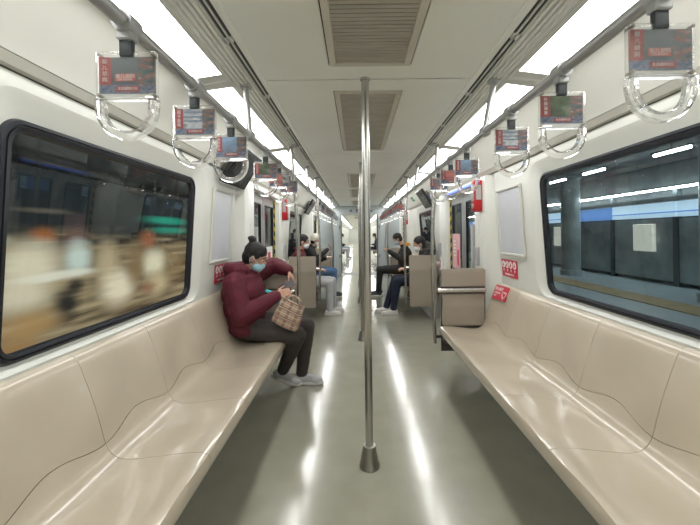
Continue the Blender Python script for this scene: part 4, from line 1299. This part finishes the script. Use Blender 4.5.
# man in black
J = seated(headx=.10, lean=.05); J.update(wr_r=(.36, -.04, .92), wr_l=(.36, .05, .93), el_r=(.12, -.23, .76), el_l=(.12, .23, .76), kn_r=(.55, -.10, .53), kn_l=(.55, .12, .53), an_r=(.56, -.10, .082), an_l=(.60, .12, .082))
person('man in black with a pale blue mask looking down at his phone', (1.02, 7.15, 0), PI, J, ('black_cloth', 'black_cloth', 'shoe_dark', 'sole_white'), .012, pitch=.45, mask='mask_blue', seed=5.0)
t = empty('mobile_phone', (.60, 7.15, .985), label='dark mobile phone held by the man in black', cat='phone')
t.rotation_euler = (0, math.radians(35), 0)
MB().box(-.005, .005, -.036, .036, -.07, .07, .003).build('case', 'phone', t)
MB().box(.005, .0062, -.033, .033, -.066, .066).build('display', 'lcd', t, smooth=False)
# orange hood worn over the black jacket
t = empty('scarf', (1.02 - .03, 7.15, 1.045), label='orange scarf at the neck of the man in black', cat='scarf')
g = MB()
for i in range(9):
    a, c = math.radians(95 + 170 * i / 9), math.radians(95 + 170 * (i + 1) / 9)
    g.capsule((-.10 * math.cos(a), .105 * math.sin(a), .02), (-.10 * math.cos(c), .105 * math.sin(c), .02), .036, .036, 8)
g.fused('cloth', 'orange_cloth', t, .009, 2, .004, 20)
# passengers in the next car
for (x, y, rz, mt, lab) in ((-.93, 16.9, 0, ('black_cloth', 'light_grey_cloth', 'shoe_white', 'sole_white'), 'passenger in grey trousers seated in the next car'),
                            (-.93, 18.2, 0, ('navy', 'jeans', 'shoe_dark', 'sole_white'), 'passenger in blue jeans seated in the next car'),
                            (1.03, 17.6, PI, ('navy', 'black_cloth', 'shoe_dark', 'sole_white'), 'passenger in dark clothes seated in the next car')):
    person(lab, (x, y, 0), rz, seated(headx=.08, lean=.04), mt, .018, pitch=.3, folds=0, seed=y)

# ------------------------------------------------------------------ outside the left windows: a lit picture wall across the track
BX = -3.2
def bl(px, py, wx, hy, col, k=1.0):
    d = -BX * F / (357 - px)
    z = H - (py - 233.5) * d / F
    d2 = -BX * F / (357 - px - wx)
    return (d, z, max(.04, abs(d2 - d)), max(.02, hy * d / F), col, k)
blobs = [
    bl(80, 190, 400, 46, (0.012, 0.016, 0.018), 1.0),
    bl(100, 214, 400, 22, (0.014, 0.018, 0.020), 1.0),
    bl(44, 231, 14, 8, (0.30, 0.10, 0.03), .8),
    bl(78, 232, 12, 10, (0.10, 0.06, 0.05), .8),
    bl(168, 219, 20, 4, (0.02, 0.30, 0.20), .9), bl(172, 228, 17, 3.5, (0.02, 0.26, 0.17), .9),
    bl(30, 262, 32, 26, (0.62, 0.57, 0.42), .95), bl(22, 290, 34, 22, (0.60, 0.54, 0.40), .9),
    bl(78, 255, 13, 18, (0.50, 0.58, 0.52), .95), bl(60, 272, 40, 5, (0.68, 0.66, 0.55), .8),
    bl(108, 262, 11, 22, (0.42, 0.34, 0.21), .9), bl(118, 284, 16, 18, (0.70, 0.62, 0.46), .95),
    bl(66, 300, 14, 18, (0.012, 0.013, 0.015), .95), bl(75, 282, 9, 8, (0.016, 0.016, 0.016), .9),
    bl(28, 322, 32, 16, (0.36, 0.22, 0.09), .85), bl(15, 345, 25, 10, (0.30, 0.17, 0.07), .8),
    bl(148, 237, 8, 9, (0.30, 0.11, 0.05), .75), bl(154, 260, 12, 13, (0.68, 0.63, 0.46), .95), bl(157, 280, 11, 12, (0.50, 0.40, 0.24), .9),
    bl(148, 285, 8, 6, (0.20, 0.06, 0.03), .6), bl(173, 262, 9, 14, (0.26, 0.18, 0.09), .7), bl(135, 262, 9, 20, (0.20, 0.13, 0.06), .8),
    bl(5, 237, 10, 6, (0.30, 0.28, 0.20), .7), bl(45, 207, 30, 3, (0.16, 0.14, 0.10), .5),
]
billboard_mat(blobs)
t = empty('billboard', (0, 0, 0), label='long backlit picture wall with smeared beige, white and brown shapes seen through the windows', cat='billboard')
MB().box(BX - .04, BX, 2.0, 12.0, -.4, 2.0).build('picture', 'billboard_print', t, smooth=False)
f = MB(); f.box(BX - .06, BX + .03, 1.9, 12.1, -.5, -.4); f.box(BX - .06, BX + .03, 1.9, 12.1, 2.0, 2.08); f.box(BX - .06, BX + .03, 1.9, 2.0, -.4, 2.0); f.box(BX - .06, BX + .03, 12.0, 12.1, -.4, 2.0)
f.build('frame', 'psd_frame', t, smooth=False)
tw = MB().box(BX - .2, BX - .07, -3, 26, -1.2, 3.4).build('wall_tunnel', 'concrete', smooth=False); tag(tw, kind='structure')
tw = MB().box(BX - .2, -1.45, -3, 26, -1.3, -1.2).build('floor_track', 'concrete', smooth=False); tag(tw, kind='structure')
tw = MB().box(BX - .2, -1.45, -3, 26, 3.3, 3.4).build('ceiling_tunnel', 'concrete', smooth=False); tag(tw, kind='structure')

# ------------------------------------------------------------------ outside the right windows: a dim platform
tw = MB().box(1.55, 8.2, -2, 30, -.12, -.05).build('floor_platform', 'platform', smooth=False); tag(tw, kind='structure')
tw = MB().box(1.55, 8.2, -2, 30, 3.0, 3.1).build('ceiling_platform', 'concrete', smooth=False); tag(tw, kind='structure')
tw = MB().box(8.0, 8.2, -2, 30, -.05, 3.0).build('wall_platform', 'concrete', smooth=False); tag(tw, kind='structure')
tl = empty('tactile_strip', (5.6, 10, -.05), label='yellow tactile strip along the platform floor outside the window', cat='floor strip')
for k in range(40): MB().box(-.32, .32, -10 + k * .6, -9.41 + k * .6, 0, .012).build('tile', 'tactile', tl, smooth=False)
ps = empty('platform_screen', (7.6, 10, -.05), label='dark glass platform screen under a pale blue lit header', cat='platform screen')
for k in range(12):
    y = -10 + k * 2.0
    MB().box(-.06, .06, y, y + .12, 0, 2.3).build('post', 'psd_frame', ps, smooth=False)
    MB().box(-.02, .02, y + .12, y + 2.0, .1, 1.62).build('glass_panel', 'psd_panel', ps, smooth=False)
    MB().box(-.10, .06, y, y + 1.98, 1.66, 2.02).build('header_box', 'header_glow' if k % 3 != 2 else 'header_blue', ps, smooth=False)
MB().box(-.115, -.10, -10, 14, 1.76, 1.79).build('header_line', 'header_blue', ps, smooth=False)
MB().box(-.12, .06, -10, 14, 2.04, 2.14).build('cornice', 'psd_frame', ps, smooth=False)
lt = empty('strip_light', (7.45, 10, 2.27), label='thin continuous white strip light above the platform screen', cat='light')
MB().box(-.03, .03, -9, 13, 0, .035).build('tube', 'tube', lt, smooth=False)
MB().box(-.05, .05, -9, 13, .036, .07).build('housing', 'psd_frame', lt, smooth=False)
for y in (-1.1, 2.6):
    ad = MB().box(-.14, -.03, y - .30, y + .30, .80, 1.50, .01).build('advert_panel', 'ad_glow', ps, smooth=False)
for i, y in enumerate((3.2, 4.85, 6.45, 7.6, 9.4)):
    a = empty('platform_lamp', (4.5, y, 2.40), label='short white tube lamp hanging over the platform', cat='lamp', group='tube lamps over the platform')
    MB().box(-.025, .025, -.28, .28, 0, .03, .006).build('tube', 'tube', a)
    MB().box(-.04, .04, -.30, .30, .032, .06).build('housing', 'psd_frame', a, smooth=False)
    MB().box(-.008, .008, -.008, .008, .06, .60).build('hanger', 'psd_frame', a, smooth=False)
for y in (6.2, 10.5, 15.0):
    a = empty('platform_column', (6.6, y, -.05), label='grey round column on the platform outside the window', cat='column', group='platform columns')
    MB().lathe([(.30, 0), (.30, .15), (.26, .16), (.26, 2.9), (.32, 2.95), (.32, 3.04)], (0, 0, 0), 24).build('shaft', 'psd_panel', a)
